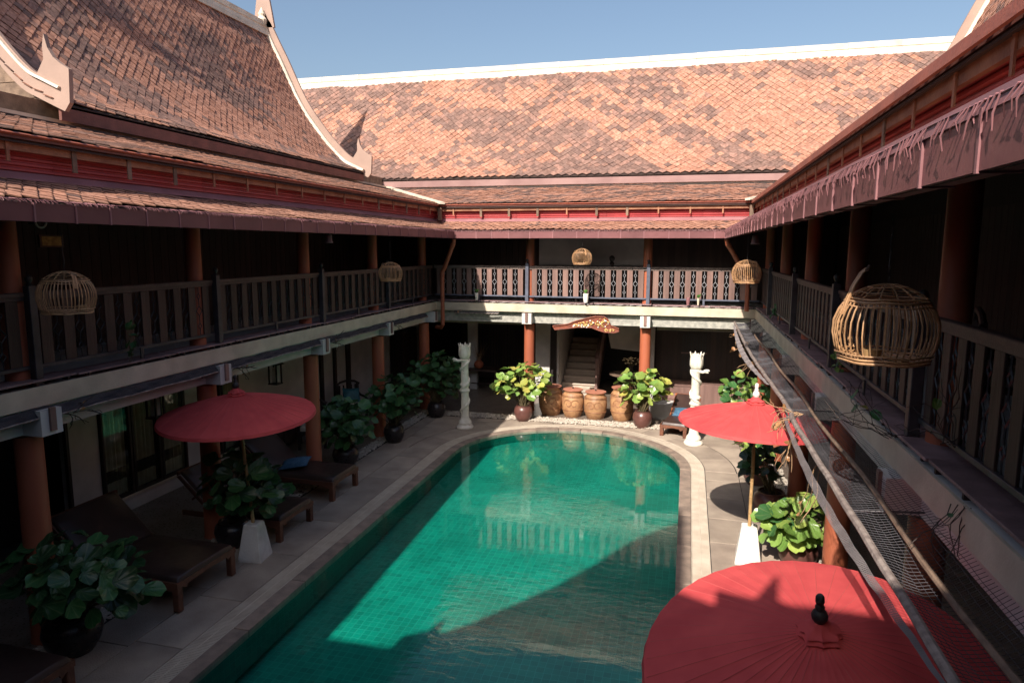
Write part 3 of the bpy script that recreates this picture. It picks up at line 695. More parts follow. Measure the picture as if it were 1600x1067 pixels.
# ================================================================== MAIN ROOFS
def house(name,label,cat,W_,line,a0,a1,seed,darkf,gabled=(True,True),pitch=.21,e=.105,single=300,span=None,wall0=None,ridgecap=True,fas=m_dred):
    P0=W_.p((a0+a1)/2,line[-1][0],0); T=thing(name,label,cat,(P0.x,P0.y,6.3))
    fe=[(line[0][0]+.0,line[0][1]-.25),(line[0][0]+.05,line[0][1]-.25),(line[0][0]+.05,line[0][1]-.03),(line[0][0]+.0,line[0][1]-.03)]
    wext(MB(),W_,fe,a0,a1).build('eave_fascia',fas,T)
    wext(MB(),W_,thick([(d,z-.01) for d,z in line],.05),a0,a1).build('roof_deck',m_under,T)
    rd=line[-1][0]; mir=[(2*rd-d,z-.012) for d,z in line]
    wext(MB(),W_,thick(mir,.05),a0,a1).build('far_slope',m_tileplain,T)
    tiled(W_,line,a0,a1,pitch,e,T,darkf,None,single,seed)
    zr=line[-1][1]
    aq=a0; rr_=random.Random(seed)
    while aq<a1-.01:
        bq=min(aq+1.5,a1); o_=rr_.uniform(-.006,.006)
        wext(MB(),W_,[(u,v+o_) for u,v in ((rd-.16,zr-.17),(rd-.13,zr-.02),(rd-.15,zr+.0),(rd-.10,zr+.02),(rd-.09,zr+.17),(rd,zr+.21),(rd+.09,zr+.17),(rd+.10,zr),(rd+.16,zr-.17))],aq+.003,bq-.003).build('ridge_cap',m_cream2,T); aq=bq
    wext(MB(),W_,[(rd-.21,zr-.26),(rd-.19,zr-.14),(rd-.13,zr-.12),(rd-.10,zr-.26)],a0,a1).build('ridge_moulding',m_cream2,T)
    # bargeboards with finials
    def barge(a,sgn,par):
        # dense profile
        pts=[Vector(p) for p in line]; n=len(pts)
        for mirror in (0,1):
            out=[];inn=[]
            for i in range(n):
                g=(pts[min(i+1,n-1)]-pts[max(i-1,0)]).normalized(); nn=Vector((-abs(g.y),abs(g.x)))
                out.append(pts[i]+nn*.26); inn.append(pts[i]-nn*.07)
            eave=pts[0]
            hook=[Vector((eave.x+u,eave.y+v)) for u,v in ((-.24,-.02),(-.27,.46),(-.13,.54),(.0,.64),(.09,.78),(.14,.98),(.18,.82),(.18,.62))]
            poly=[Vector((eave.x-.14,eave.y-.14))]+hook+[o for o in out if o.x>eave.x+.28]
            top=out[-1]
            poly+=[Vector((rd,zr+.45))]+[Vector((rd,zr-.12))]+[q for q in reversed(inn)]
            if mirror: poly=[Vector((2*rd-q.x,q.y)) for q in poly]
            q0=W_.p(a,0,0); mb=MB(); n_=len(poly)
            A=[W_.p(a,q.x,q.y) for q in poly]; B=[W_.p(a+sgn*.07,q.x,q.y) for q in poly]
            mb.add(A+B,[tuple(range(n_)),tuple(range(2*n_-1,n_-1,-1))]+[(i,(i+1)%n_,n_+(i+1)%n_,n_+i) for i in range(n_)])
            bb=mb.build('bargeboard',m_taupe,par)
            # pale moulding where board and tiles meet, and along the outer face
            for (aa,off,ww,hh) in ((a-sgn*.06,.015,.06,.085),(a+sgn*.095,.20,.025,.035)):
                mm=MB(); path=[]
                for i in range(n):
                    g=(pts[min(i+1,n-1)]-pts[max(i-1,0)]).normalized(); nn=Vector((-abs(g.y),abs(g.x)))
                    q=pts[i]+nn*off; q2=pts[i]+nn*(off+hh)
                    if mirror: q.x=2*rd-q.x; q2.x=2*rd-q2.x
                    path.append((q,q2))
                vs=[]
                for q,q2 in path: vs+=[W_.p(aa-ww,q.x,q.y),W_.p(aa+ww,q.x,q.y),W_.p(aa+ww*.7,q2.x,q2.y),W_.p(aa-ww*.7,q2.x,q2.y)]
                fs=[]
                for i in range(n-1):
                    for k in range(4): fs.append((4*i+k,4*i+(k+1)%4,4*i+4+(k+1)%4,4*i+4+k))
                fs+=[(0,1,2,3),(4*n-4,4*n-3,4*n-2,4*n-1)]
                mm.add(vs,fs).build('barge_moulding',m_cream2,bb)
        # chofa: tall curved spike at the apex
        sp=[(-.34,zr+.0),(-.27,zr+.45),(-.19,zr+.9),(-.09,zr+1.5),(.0,zr+2.2),(.09,zr+1.5),(.19,zr+.9),(.27,zr+.45),(.34,zr)]
        mb=MB(); n_=len(sp); A=[W_.p(a-.0,rd+u,v) for u,v in sp]; B=[W_.p(a+sgn*.071,rd+u,v) for u,v in sp]
        mb.add(A+B,[tuple(range(n_)),tuple(range(2*n_-1,n_-1,-1))]+[(i,(i+1)%n_,n_+(i+1)%n_,n_+i) for i in range(n_)]); mb.build('apex_finial',m_taupe,par)
        c=W_.p(a-sgn*.08,rd,zr+.2); MB().lathe([(.02,-.25),(.12,-.12),(.15,0),(.08,.1),(.10,.16),(.01,.34)],10,(c.x,c.y,c.z)).build('finial_rosette',m_cream2,par)
    if gabled[0]: barge(a0,-1,T)
    if gabled[1]: barge(a1,1,T)
    # gable walls of horizontal boards
    for k,(a,sg) in enumerate(((a0+.32,-1),(a1-.32,1))):
        if not gabled[k]: continue
        z=line[0][1]-.35; i=0
        while z<line[-1][1]-.4:
            # half width at this height
            dd=rd
            for q in range(len(line)-1):
                if line[q][1]<=z+.26<=line[q+1][1]:
                    t=(z+.26-line[q][1])/(line[q+1][1]-line[q][1]); dd=line[q][0]+(line[q+1][0]-line[q][0])*t
            if z+.26<line[0][1]: dd=line[0][0]+.25
            h=rd-dd-.05
            if h>.1: wbox(MB(),W_,a-.02,a+.02,rd-h,rd+h,z+.006,z+.254).build('gable_board',m_oldwood,T)
            z+=.26;i+=1
        wbox(MB(),W_,a+.03 if sg<0 else a-.05,a+.05 if sg<0 else a-.03,rd-.3,rd+.3,line[0][1]-.3,line[-1][1]-1.4).build('gable_backing',m_dark,T)
    return T
m_tileplain=mat('clay_tile_far_slope',(.5,.23,.14),(.3,.14,.09),.85,6,.4,20)
def smooth(P,k=4):
    o=[]
    for i in range(len(P)-1):
        p0=P[max(i-1,0)];p1=P[i];p2=P[i+1];p3=P[min(i+2,len(P)-1)]
        for j in range(k):
            t=j/k; o.append(tuple(.5*((2*p1[c])+(-p0[c]+p2[c])*t+(2*p0[c]-5*p1[c]+4*p2[c]-p3[c])*t*t+(-p0[c]+3*p1[c]-3*p2[c]+p3[c])*t**3) for c in (0,1)))
    return o+[P[-1]]
HL=[(3.22,6.67),(3.5,6.80),(3.81,6.96),(4.2,7.33),(4.6,7.80),(5.2,8.65),(5.78,9.85),(6.05,10.38),(6.28,10.86)]
HL=smooth(HL)
def dark_left(a,s,r):
    v=fbm(a*.5,s*.8,3.3); b=.20+v*1.1
    if a<12.5 and s<1.6: b+=.25
    # old dark band running down the slope
    if abs((a-11.6)*.55-(4.2-s))<.55: b+=.35
    return min(.93,max(.05,b))
hl=house('left_house_roof','steep weathered clay roof with taupe bargeboards above the left gallery','house',LW,HL,8.62,18.55,41,dark_left,e=.105,pitch=.20)
HR=[(d-.40,z) for d,z in HL]
hr=house('right_house_roof','steep roof edge with cream moulding rising at the upper right corner','house',RW,HR,8.0,18.2,43,lambda a,s,r:min(.9,max(.1,.45+.9*fbm(a*.6,s*.9,8))),e=.105,pitch=.20,single=200)
HB=[(3.35,6.655),(3.7,6.88),(4.2,7.32),(4.9,8.1),(5.9,9.4),(6.8,10.6)]
HB=smooth(HB)
def dark_back(a,s,r):
    b=.27+1.0*fbm(a*.45+.4*s,s*.7,1.7)+.5*fbm(a*1.3,s*1.6,4)
    u=abs(a+2.95)/2.7; top=2.25*(1-min(1,u))**1.15 if u<1 else 0
    if u<1 and s<top: b=.86+.2*fbm(a,s,9)
    u2=abs(a+3.6)/5.6
    if u2<1:
        t2=4.2*(1-u2)**1.1+.5
        if abs(s-t2)<.5: b+=.42
    if s>4.3: b+=.22
    return min(.92,max(.03,b))
hb=house('far_house_roof','broad sunlit clay roof with cream ridge beyond the far gallery','house',BW,HB,-16.5,9.5,47,dark_back,(False,False),pitch=.245,e=.123,fas=m_mauvefas)
# near house behind the viewer
HN=[(0,7.25),(.15,7.55),(.5,7.95),(.8,8.45),(1.1,8.95),(1.37,9.6),(1.65,10.4),(1.95,10.95),(2.3,11.4)]
NHW=Wing(lambda a,d:(-5.6+d,a),(0,1,0),(1,0,0))
T=thing('near_house_roof','steep gabled roof on the near side of the courtyard','house',(-2.5,-5,6.3))
wext(MB(),NHW,thick(HN,.06),-8,-2).build('roof_slope',m_tileplain,T); HN2=[(0,7.25),(.2,7.5),(.8,7.8),(1.3,8.3),(1.6,9.0),(1.8,10),(2.1,11),(2.3,11.4)]
wext(MB(),NHW,thick([(4.6-d,z) for d,z in HN2],.06),-8,-2).build('roof_slope',m_tileplain,T)
poly=[(-5.6+d,z) for d,z in HN]+[(-5.6+4.6-d,z) for d,z in reversed(HN2[:-1])]
MB().prism(poly,1,-2.35,-2.28).build('gable_wall',m_oldwood,T)
for s in (0,1):
    hk=[(-.30,7.0),(-.33,7.45),(-.10,7.60),(-.05,7.95),(.05,7.6),(.35,7.7),(.2,7.0)]
    hk=[(-5.45+u,v) for u,v in hk] if s==0 else [(-1.0-u,v) for u,v in hk]
    MB().prism(hk,1,-2.0,-1.94).build('bargeboard_hook',m_taupe,T)
nb=thing('near_gallery','gallery on the near side of the courtyard, behind the viewer','building',(-2.5,-3,0))
MB().prism([(-1.0,5.7),(-4,6.45),(-4,6.3),(-1.0,5.55)],0,-9,5).build('upper_skirt',m_tileplain,nb)
MB().prism([(-.35,4.95),(-1.3,5.25),(-1.3,5.1),(-.35,4.8)],0,-6,.9).build('lower_skirt',m_tileplain,nb)
MB().box(-9,5,-4.2,-4.0,0,7.0).build('rear_wall',m_dark,nb)
MB().box(-6.7,1.6,-3.9,-1.1,2.8,2.995).build('floor_slab',m_white,nb)
MB().prism([(-2.3,6.6),(-2.75,7.4),(-3.1,8.5),(-3.45,7.4),(-3.8,6.6)],0,-1.15,5.5).build('low_ridge',m_tileplain,nb)
MB().prism([(-2.4,6.4),(-3.1,8.15),(-3.8,6.4)],0,-10,-5.45).build('low_ridge',m_tileplain,nb)

# ================================================================== BALUSTRADES
def iron_mesh(axis):
    """one vertical rod with three lozenges, 0..0.70 high"""
    mb=MB(); t=.0075
    def P(u,z): return (u,0,z) if axis=='x' else (0,u,z)
    def seg(u0,z0,u1,z1): mb.tube([P(u0,z0),P(u1,z1)],t,4)
    segs=[(0,.11),(.11,.045,.035),(.20,.055,None),(.355,.085,.06),(.51,.045,.035)]
    for zc,h,w_ in ((.13,.045,.035),(.355,.075,.062),(.57,.045,.035)):
        for a,b in (((0,zc-h),(w_,zc)),((w_,zc),(0,zc+h)),((0,zc+h),(-w_,zc)),((-w_,zc),(0,zc-h))): seg(*a,*b)
    for a,b in ((0,.085),(.175,.28),(.43,.525),(.615,.70)): seg(0,a,0,b)
    return mb.mesh('iron_ornament',m_iron)
IR={'x':iron_mesh('x'),'y':iron_mesh('y')}
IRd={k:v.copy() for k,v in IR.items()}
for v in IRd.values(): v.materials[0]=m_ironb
def balustrade(name,label,W_,a0,a1,posts,axis,group,lit,m0,m1,dd=.99):
    P0=W_.p((a0+a1)/2,dd,3.0); T=thing(name,label,'balustrade',tuple(P0),group=group)
    mp=m_steel if lit else m_dsteel; mr_=m_rail if lit else m_raild  # side runs: darker wood, with their shade also put into the material colours
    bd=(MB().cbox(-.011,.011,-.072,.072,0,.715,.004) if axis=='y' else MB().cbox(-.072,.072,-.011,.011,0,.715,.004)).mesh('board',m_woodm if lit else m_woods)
    e0=a0-(dd if m0 else 0); e1=a1+(dd if m1 else 0)
    A=[e0]+sorted(posts)+[e1]
    for i in range(len(A)-1):
        a,b=A[i]+.05,A[i+1]-.05
        if b-a<.2: continue
        wbox(MB(),W_,a,b,dd-.035,dd+.045,4.00,4.045,.008).build('top_rail',mr_,T)
        wbox(MB(),W_,a,b,dd-.018,dd+.025,3.955,3.998).build('under_rail',mr_,T)
        wbox(MB(),W_,a,b,dd-.025,dd+.025,3.20,3.238,.004).build('bottom_rail',mp,T)
        n=max(1,round((b-a)/.285)); p=(b-a)/n
        for k in range(n):
            P=W_.p(a+(k+.5)*p,dd,3.238); inst('board',bd,T,P,color=None)
            if k<n-1 or True:
                Q=W_.p(a+(k+1)*p,dd,3.245)
                if k<n-1: inst('iron_ornament',(IR if lit else IRd)[axis],T,Q)
        m_=(a+b)/2
        if b-a>2: wbox(MB(),W_,m_-.025,m_+.025,dd-.045,dd-.026,3.02,3.225).build('rail_foot',mp,T)
    for p in posts:
        s=wbox(MB(),W_,p-.045,p+.045,dd-.09,dd+.0,3.0,4.12,.006).build('post',mp,T)
        Q=W_.p(p,dd-.045,4.12); MB().lathe([(.028,0),(.034,.01),(.02,.025),(.036,.05),(.042,.075),(.034,.1),(.01,.118)],12,Q).build('ball_finial',m_ironb,s,True)
    return T
G1='board balustrades round the courtyard balcony'
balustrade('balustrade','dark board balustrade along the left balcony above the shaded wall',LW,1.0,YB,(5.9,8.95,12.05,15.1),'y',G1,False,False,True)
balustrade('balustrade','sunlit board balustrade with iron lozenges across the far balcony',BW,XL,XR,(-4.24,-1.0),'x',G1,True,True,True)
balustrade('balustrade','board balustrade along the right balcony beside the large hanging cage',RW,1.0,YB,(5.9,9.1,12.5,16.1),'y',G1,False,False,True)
# loose ledge boards at the slab edges
def ledge(W_,a0,a1,par,seed,m):
    r=random.Random(seed); a=a0
    while a<a1-.05:
        l=min(r.uniform(1.2,1.7),a1-a); z=3.045+r.uniform(0,.02)
        wbox(MB(),W_,a+.01,a+l-.02,.862+r.uniform(-.015,.01),1.18,z,z+.022,.004).build('ledge_board',m,par)
        for q in (.1,.6,.9): wbox(MB(),W_,a+l*q,a+l*q+.03,.87,.94,3.018,z-.001).build('ledge_block',m_dark2,par)
        a+=l
ledge(LW,1.0,YB+.9,lw,3,m_ledge); ledge(RW,1.0,YB+.9,rw,4,m_ledge); ledge(BW,XL-.8,XR+.8,bw,5,m_ledge)

# ================================================================== NETS
def net(name,label,W_,a0,a1,pf,edge_pipe,m,n_long=16,step=.028,group=None,seed=1,pipe_r=.022,h=.0016,sag=.07):
    """knotted net hung between the slab edge and an outer pipe. pf(a)->(d,z) of the pipe"""
    P0=W_.p((a0+a1)/2,.6,2.7); T=thing(name,label,'net',tuple(P0),group=group); r=random.Random(seed)
    def pt(a,t):
        d1,z1=pf(a); d=.83+(d1-.83)*t; z=2.79+(z1-2.79)*t-sag*math.sin(PI*t)*(1+.5*math.sin(a*2.1))+.008*math.sin(a*9+t*7)
        return W_.p(a,d,z)
    mb=MB(); na=int((a1-a0)/step)
    def strip(p,q,w_=h):
        d=(q-p); s=d.cross(Vector((0,0,1))).normalized()*w_; u=Vector((0,0,w_))
        mb.add([p-s-u,p+s-u,p+u*1.2,q-s-u,q+s-u,q+u*1.2],[(0,1,4,3),(1,2,5,4),(2,0,3,5)])
    K=6
    for i in range(na):
        a=a0+i*step
        for k in range(K): strip(pt(a+(k%2)*step*.3,k/K),pt(a+((k+1)%2)*step*.3,(k+1)/K))
    for j in range(1,n_long):
        t=j/n_long; L=max(2,int((a1-a0)/.25))
        for i in range(L): strip(pt(a0+(a1-a0)*i/L,t),pt(a0+(a1-a0)*(i+1)/L,t))
    stuff(mb.build('net_mesh',m,T))
    if edge_pipe:
        n=60; MB().tube([W_.p(a0+(a1-a0)*i/n,pf(a0+(a1-a0)*i/n)[0],pf(a0+(a1-a0)*i/n)[1]+.006*math.sin(i*1.7)) for i in range(n+1)],pipe_r,8).build('edge_pipe',m_netpipe,T,True)
        a=a0+.6
        while a<a1:
            d1,z1=pf(a); p=W_.p(a,d1,z1-.02); q=W_.p(a,.86,2.70); MB().tube([p,q],.008,6).build('net_bracket',m_dsteel,T); a+=3.1
    return T
RP=lambda a:(.35+.05*math.sin(a*.35)-(.04 if a<8 else 0),2.70+.012*math.sin(a*.9))
rn=net('garden_net','dusty net shelf on a pipe hanging under the right balcony edge',RW,1.5,17.9,RP,True,m_net,seed=2,pipe_r=.027,step=.04,n_long=13)
# a second inner pipe lies on the net
MB().tube([RW.p(1.5+i*.55,.60+.02*math.sin(i),2.72) for i in range(26)],.02,8).build('inner_pipe',m_oldwood,rn,True)
net('garden_net','dark net strip under the cream edge of the left balcony',LW,1.5,17.2,lambda a:(.765+.012*math.sin(a*.6),2.685),True,m_net,seed=3,pipe_r=.010,sag=.004,n_long=20,step=.009,h=.003)
net('garden_net','short net strip under the far balcony at the corner by the left downpipe',BW,-6.3,-5.0,lambda a:(.70+.1*(a+6.3)/1.3,2.74),True,m_net,seed=4,pipe_r=.010,sag=.01)
# slack pale net edge dangling inside the right pipe
def slack(a0,a1,off,drop,w_,lab):
    T=thing('slack_net_edge',lab,'net',tuple(RW.p((a0+a1)/2,.3,2.6))); mb=MB(); L=int((a1-a0)/.022)
    def pt(a,t):
        u=(a-a0)/(a1-a0); s=math.sin(PI*u); d,z=RP(a)
        return RW.p(a,d-.02-off*s-t*w_*(.35+.65*s),z-.02-drop*s-t*w_*.7*s+.006*math.sin(a*13))
    h=.0022
    def strip(p,q):
        d=(q-p); s=d.cross(Vector((0,0,1))); s=(s.normalized() if s.length>1e-6 else Vector((1,0,0)))*h; u=Vector((0,0,h))
        mb.add([p-s-u,p+s-u,p+u,q-s-u,q+s-u,q+u],[(0,1,4,3),(1,2,5,4),(2,0,3,5)])
    for i in range(L):
        a=a0+(a1-a0)*i/L
        for k in range(3): strip(pt(a,k/3),pt(a+.008,(k+1)/3))
    for k in range(7):
        for i in range(0,L-6,6): strip(pt(a0+(a1-a0)*i/L,k/6),pt(a0+(a1-a0)*(i+6)/L,k/6))
    stuff(mb.build('net_mesh',m_netw,T))
slack(9.8,17.4,.02,.05,.075,'pale sagging net edge beside the right-hand umbrella')
slack(3.0,8.4,.035,.08,.05,'pale net strip sagging in front of the nearest right columns')
# torn leaf guard along the right gutter
def fringe(W_,a0,a1,step,par,seed,lm,wm):
    mb=MB(); r=random.Random(seed); a=a0
    while a<a1:
        l=lm*r.uniform(.6,1.25); sw=r.uniform(-.02,.06); o=W_.o*-1
        base=W_.p(a,.0,4.965); path=[W_.p(a-.03,.05,4.985),W_.p(a-.01,-.012,4.975),W_.p(a+sw*.4,-.022-r.uniform(0,.012),4.965-l*.5),W_.p(a+sw,-.014-r.uniform(0,.012),4.965-l)]
        mb.tube(path,[wm,wm,wm,wm*.6],4,False); a+=step*r.uniform(.6,1.4)
        if r.random()<.03: a+=.08
    for t in (0,1,2): mb.tube([W_.p(a0+(a1-a0)*i/80,.04-.025*t,4.975+.004*math.sin(i)) for i in range(81)],.003,4)
    return stuff(mb.build('torn_leaf_guard',m_flash,par))
fringe(RW,1.2,YB,.036,rw,1,.085,.003); fringe(LW,1.2,YB,.03,lw,2,.028,.003); fringe(BW,XL,XR,.035,bw,3,.03,.003)

# ================================================================== DOWNPIPES
def downpipe(label,pts,r0=.055):
    T=thing('downpipe',label,'downpipe',pts[-1],group='terracotta coloured downpipes in the far corners')
    MB().tube(pts,r0,14).build('pipe',m_pipe,T,True)
    for p,q in ((pts[1],pts[2]),(pts[3],pts[4])):
        p=Vector(p);q=Vector(q); d=(q-p).normalized(); MB().tube([p+d*.02,p+d*.12],r0*1.17,14).build('collar',m_pipe,T,True)
downpipe('terracotta downpipe bending into the far left corner of the balcony',[(-6.03,17.3,4.76),(-6.05,17.32,4.66),(-6.42,17.60,3.98),(-6.50,17.64,3.86),(-6.50,17.64,3.75),(-6.50,17.64,2.42),(-6.58,17.72,2.34),(-6.8,17.95,2.32)])
downpipe('terracotta downpipe bending into the far right corner of the balcony',[(.86,17.3,4.76),(.88,17.32,4.66),(1.30,17.62,3.98),(1.42,17.64,3.86),(1.42,17.64,3.75),(1.42,17.64,3.0)])

# ================================================================== POTTED PLANTS
def leaf_mesh(seed):
    r=random.Random(seed); n=14; vs=[(0,0,0)]; rings=((.5,0),(1.0,0))
    ph=r.uniform(0,6)
    for ri,(k,_) in enumerate(rings):
        for i in range(n):
            t=2*PI*i/n; rad=k*(1+.05*math.sin(3*t+ph)+.04*math.sin(5*t+ph*2)); 
            x,y=rad*math.cos(t),rad*math.sin(t)*.92
            if i==0: x*=.80                                  # notch at the stalk
            z=.16*k*k+.10*abs(y)*k+(.07*math.sin(4*t+ph)*(k>.6))-.10*x*x
            vs.append((x+.95,y,z+.12*math.sin(2.2*x+ph)*k))
    vs[0]=(.93,0,0)
    fs=[(0,1+i,1+(i+1)%n) for i in range(n)]+[(1+i,1+n+i,1+n+(i+1)%n,1+(i+1)%n) for i in range(n)]
    mb=MB(); mb.v=vs; mb.f=fs; return mb.mesh('leaf',m_leaf,True)
LEAVES=[leaf_mesh(i) for i in range(4)]
POTS={}
def plant(label,x,y,potr,poth,fol,nleaf,ls,pal,potm,seed,base=(0,0),rot=0,group='potted round-leaved shrubs along the deck',z0=0,low=0):
    """fol: (centre dx,dy,z, radius x,y,z) of the crown relative to the pot"""
    T=thing('potted_shrub',label,'potted plant',(x,y,z0),0,group); r=random.Random(seed)
    prof=[(potr*.62,0),(potr*.68,.01),(potr*.9,poth*.3),(potr,poth*.58),(potr*.93,poth*.82),(potr*.72,poth*.95),(potr*.76,poth),(potr*.68,poth),(potr*.64,poth*.93)]
    pt=MB().lathe(prof,28,(x,y,z0)).build('pot',potm,T,True)
    MB().lathe([(potr*.60,0),(potr*.1,.02)],16,(x,y,z0+poth*.93)).build('soil',m_soil,pt)
    cx,cy,cz,rx,ry,rz_=fol; top=Vector((x,y,z0+poth))
    placed=[];tries=0;stems=MB()
    k=0
    nleaf=int(nleaf*1.55)
    while len(placed)<nleaf and tries<nleaf*40:
        tries+=1
        # points over the crown shell and some inside
        t=r.uniform(0,2*PI); u=r.uniform(-.75+low,1); s=math.sqrt(1-u*u); q=r.uniform(.62,1.0) if r.random()<.8 else r.uniform(.3,.7)
        lump=1+.28*math.sin(2.3*t+seed)+.16*math.sin(5*t+seed*2)
        P=Vector((x+cx+rx*q*s*math.cos(t)*lump,y+cy+ry*q*s*math.sin(t)*lump,z0+cz+rz_*q*u))
        if P.z<z0+poth*.75: continue
        if any((P-o).length<ls*.5 for o in placed): continue
        placed.append(P)
    for i,P in enumerate(placed):
        out=(P-Vector((x+cx,y+cy,z0+cz-rz_*.6))).normalized()
        nrm=(out*.55+Vector((r.uniform(-.7,.7),r.uniform(-.85,.35),.6))).normalized()
        xa=(out-nrm*out.dot(nrm)); xa=xa.normalized() if xa.length>1e-3 else Vector((1,0,0))
        xa=(Matrix.Rotation(r.uniform(-.7,.7),3,nrm)@xa); ya=nrm.cross(xa)
        sz=ls*r.uniform(.5,1.15)*.5
        M_=Matrix((xa*sz,ya*sz,nrm*sz)).transposed().to_4x4(); M_.translation=P-xa*sz*.95
        c=r.choice(pal); kk=r.uniform(.8,1.2); c=(c[0]*kk,c[1]*kk,c[2]*kk)
        inst('leaf',LEAVES[i%4],T,(0,0,0),color=c,matrix=M_)
        if i%2==0:
            a=top+Vector((r.uniform(-.3,.3)*potr,r.uniform(-.3,.3)*potr,-.03)); m_=a.lerp(P,.5)+Vector((r.uniform(-.05,.05),r.uniform(-.05,.05),.06))
            stems.tube([a,m_,P],[.009,.007,.004],5,False)
    # main trunks
    for i in range(5):
        a=top+Vector((r.uniform(-.4,.4)*potr,r.uniform(-.4,.4)*potr,-.04)); b=Vector((x+cx+rx*.4*r.uniform(-1,1),y+cy+ry*.4*r.uniform(-1,1),z0+cz+rz_*.2)); stems.tube([a,a.lerp(b,.5)+Vector((.02,0,.03)),b],[.018,.013,.008],6,False)
    stems.build('stems',m_stem,T)
    return T
SH=[(.035,.11,.04),(.03,.09,.035),(.05,.15,.05),(.028,.075,.03),(.06,.16,.06)]  # leaf palettes: shade is put into SH and DRK, sunlight into LIT
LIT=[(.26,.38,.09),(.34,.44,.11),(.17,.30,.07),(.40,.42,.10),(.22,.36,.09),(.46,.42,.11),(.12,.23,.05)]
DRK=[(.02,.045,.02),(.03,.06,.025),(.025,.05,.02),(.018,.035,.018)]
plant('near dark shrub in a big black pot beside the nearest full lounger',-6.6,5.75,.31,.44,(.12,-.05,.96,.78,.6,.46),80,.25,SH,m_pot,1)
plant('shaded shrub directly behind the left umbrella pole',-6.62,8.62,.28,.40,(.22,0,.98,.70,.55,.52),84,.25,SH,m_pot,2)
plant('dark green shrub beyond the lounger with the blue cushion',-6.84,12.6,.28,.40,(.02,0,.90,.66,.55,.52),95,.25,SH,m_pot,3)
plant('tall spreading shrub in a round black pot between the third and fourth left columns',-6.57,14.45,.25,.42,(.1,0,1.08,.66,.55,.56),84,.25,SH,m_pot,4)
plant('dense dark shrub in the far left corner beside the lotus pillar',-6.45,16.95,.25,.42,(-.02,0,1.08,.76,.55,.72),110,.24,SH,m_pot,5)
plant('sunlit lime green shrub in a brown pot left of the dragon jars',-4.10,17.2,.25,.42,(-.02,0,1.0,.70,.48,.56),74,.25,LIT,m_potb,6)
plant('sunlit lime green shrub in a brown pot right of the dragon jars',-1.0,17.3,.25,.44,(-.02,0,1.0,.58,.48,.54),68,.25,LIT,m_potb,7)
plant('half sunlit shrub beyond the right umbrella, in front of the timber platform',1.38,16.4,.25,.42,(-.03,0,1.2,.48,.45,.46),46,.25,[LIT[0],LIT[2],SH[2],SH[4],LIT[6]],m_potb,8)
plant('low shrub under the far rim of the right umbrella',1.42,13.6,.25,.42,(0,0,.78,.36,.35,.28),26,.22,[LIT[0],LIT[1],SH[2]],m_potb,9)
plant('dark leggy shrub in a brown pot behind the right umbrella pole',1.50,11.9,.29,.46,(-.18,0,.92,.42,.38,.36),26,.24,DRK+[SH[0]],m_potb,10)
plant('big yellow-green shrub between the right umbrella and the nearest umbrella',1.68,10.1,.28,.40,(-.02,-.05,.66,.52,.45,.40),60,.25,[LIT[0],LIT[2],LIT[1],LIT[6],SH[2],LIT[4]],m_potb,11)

# ================================================================== DRAGON JARS
def jar(label,x,y,rb,h):
    T=thing('dragon_jar',label,'jar',(x,y,.0),0,'ochre dragon jars with clay lids')
    MB().lathe([(rb*.68,0),(rb*.72,.01),(rb*.92,h*.25),(rb,h*.5),(rb*1.0,h*.7),(rb*.86,h*.88),(rb*.74,h*.93),(rb*.78,h*.97),(rb*.76,h)],32,(x,y,0)).build('body',m_jar,T,True)
    for z,rr_ in ((h*.30,.955),(h*.80,.955),(h*.84,.92)): MB().tube([(x+rb*rr_*math.cos(t*PI/16),y+rb*rr_*math.sin(t*PI/16),z) for t in range(33)],.009,6).build('relief_band',m_jarr,T,True)
    # coiled dragon relief on the belly
    for s in (-1,1):
        p=[]
        for i in range(26):
            t=i/25*4.3*PI/2; q=.13*(1-i/34); u=s*.30+ q*math.cos(t)*s/ rb; zz=h*.55+q*math.sin(t); an=-PI/2+u
            p.append((x+(rb*1.005)*math.cos(an),y+rb*1.005*math.sin(an),zz))
        MB().tube(p,[.011]*20+[.009,.008,.007,.006,.005,.003],6).build('dragon_relief',m_jarr,T,True)
    lid=MB().lathe([(rb*.84,h+.003),(rb*.9,h+.012),(rb*.9,h+.03),(rb*.2,h+.042),(.02,h+.045)],28,(x,y,0)).build('lid',m_lid,T,True)
    MB().lathe([(.018,h+.044),(.022,h+.075),(.012,h+.085)],8,(x,y,0)).build('knob',m_ironb,lid,True)
jar('shaded dragon jar partly behind the left lime green shrub',-3.52,18.0,.33,.78)
jar('dragon jar second from the left, lidded, in full sun',-2.90,17.95,.30,.73)
jar('dragon jar third from the left with twin coiled reliefs',-2.28,17.9,.31,.71)
jar('tallest dragon jar, touching the right lime green shrub',-1.58,17.9,.31,.86)

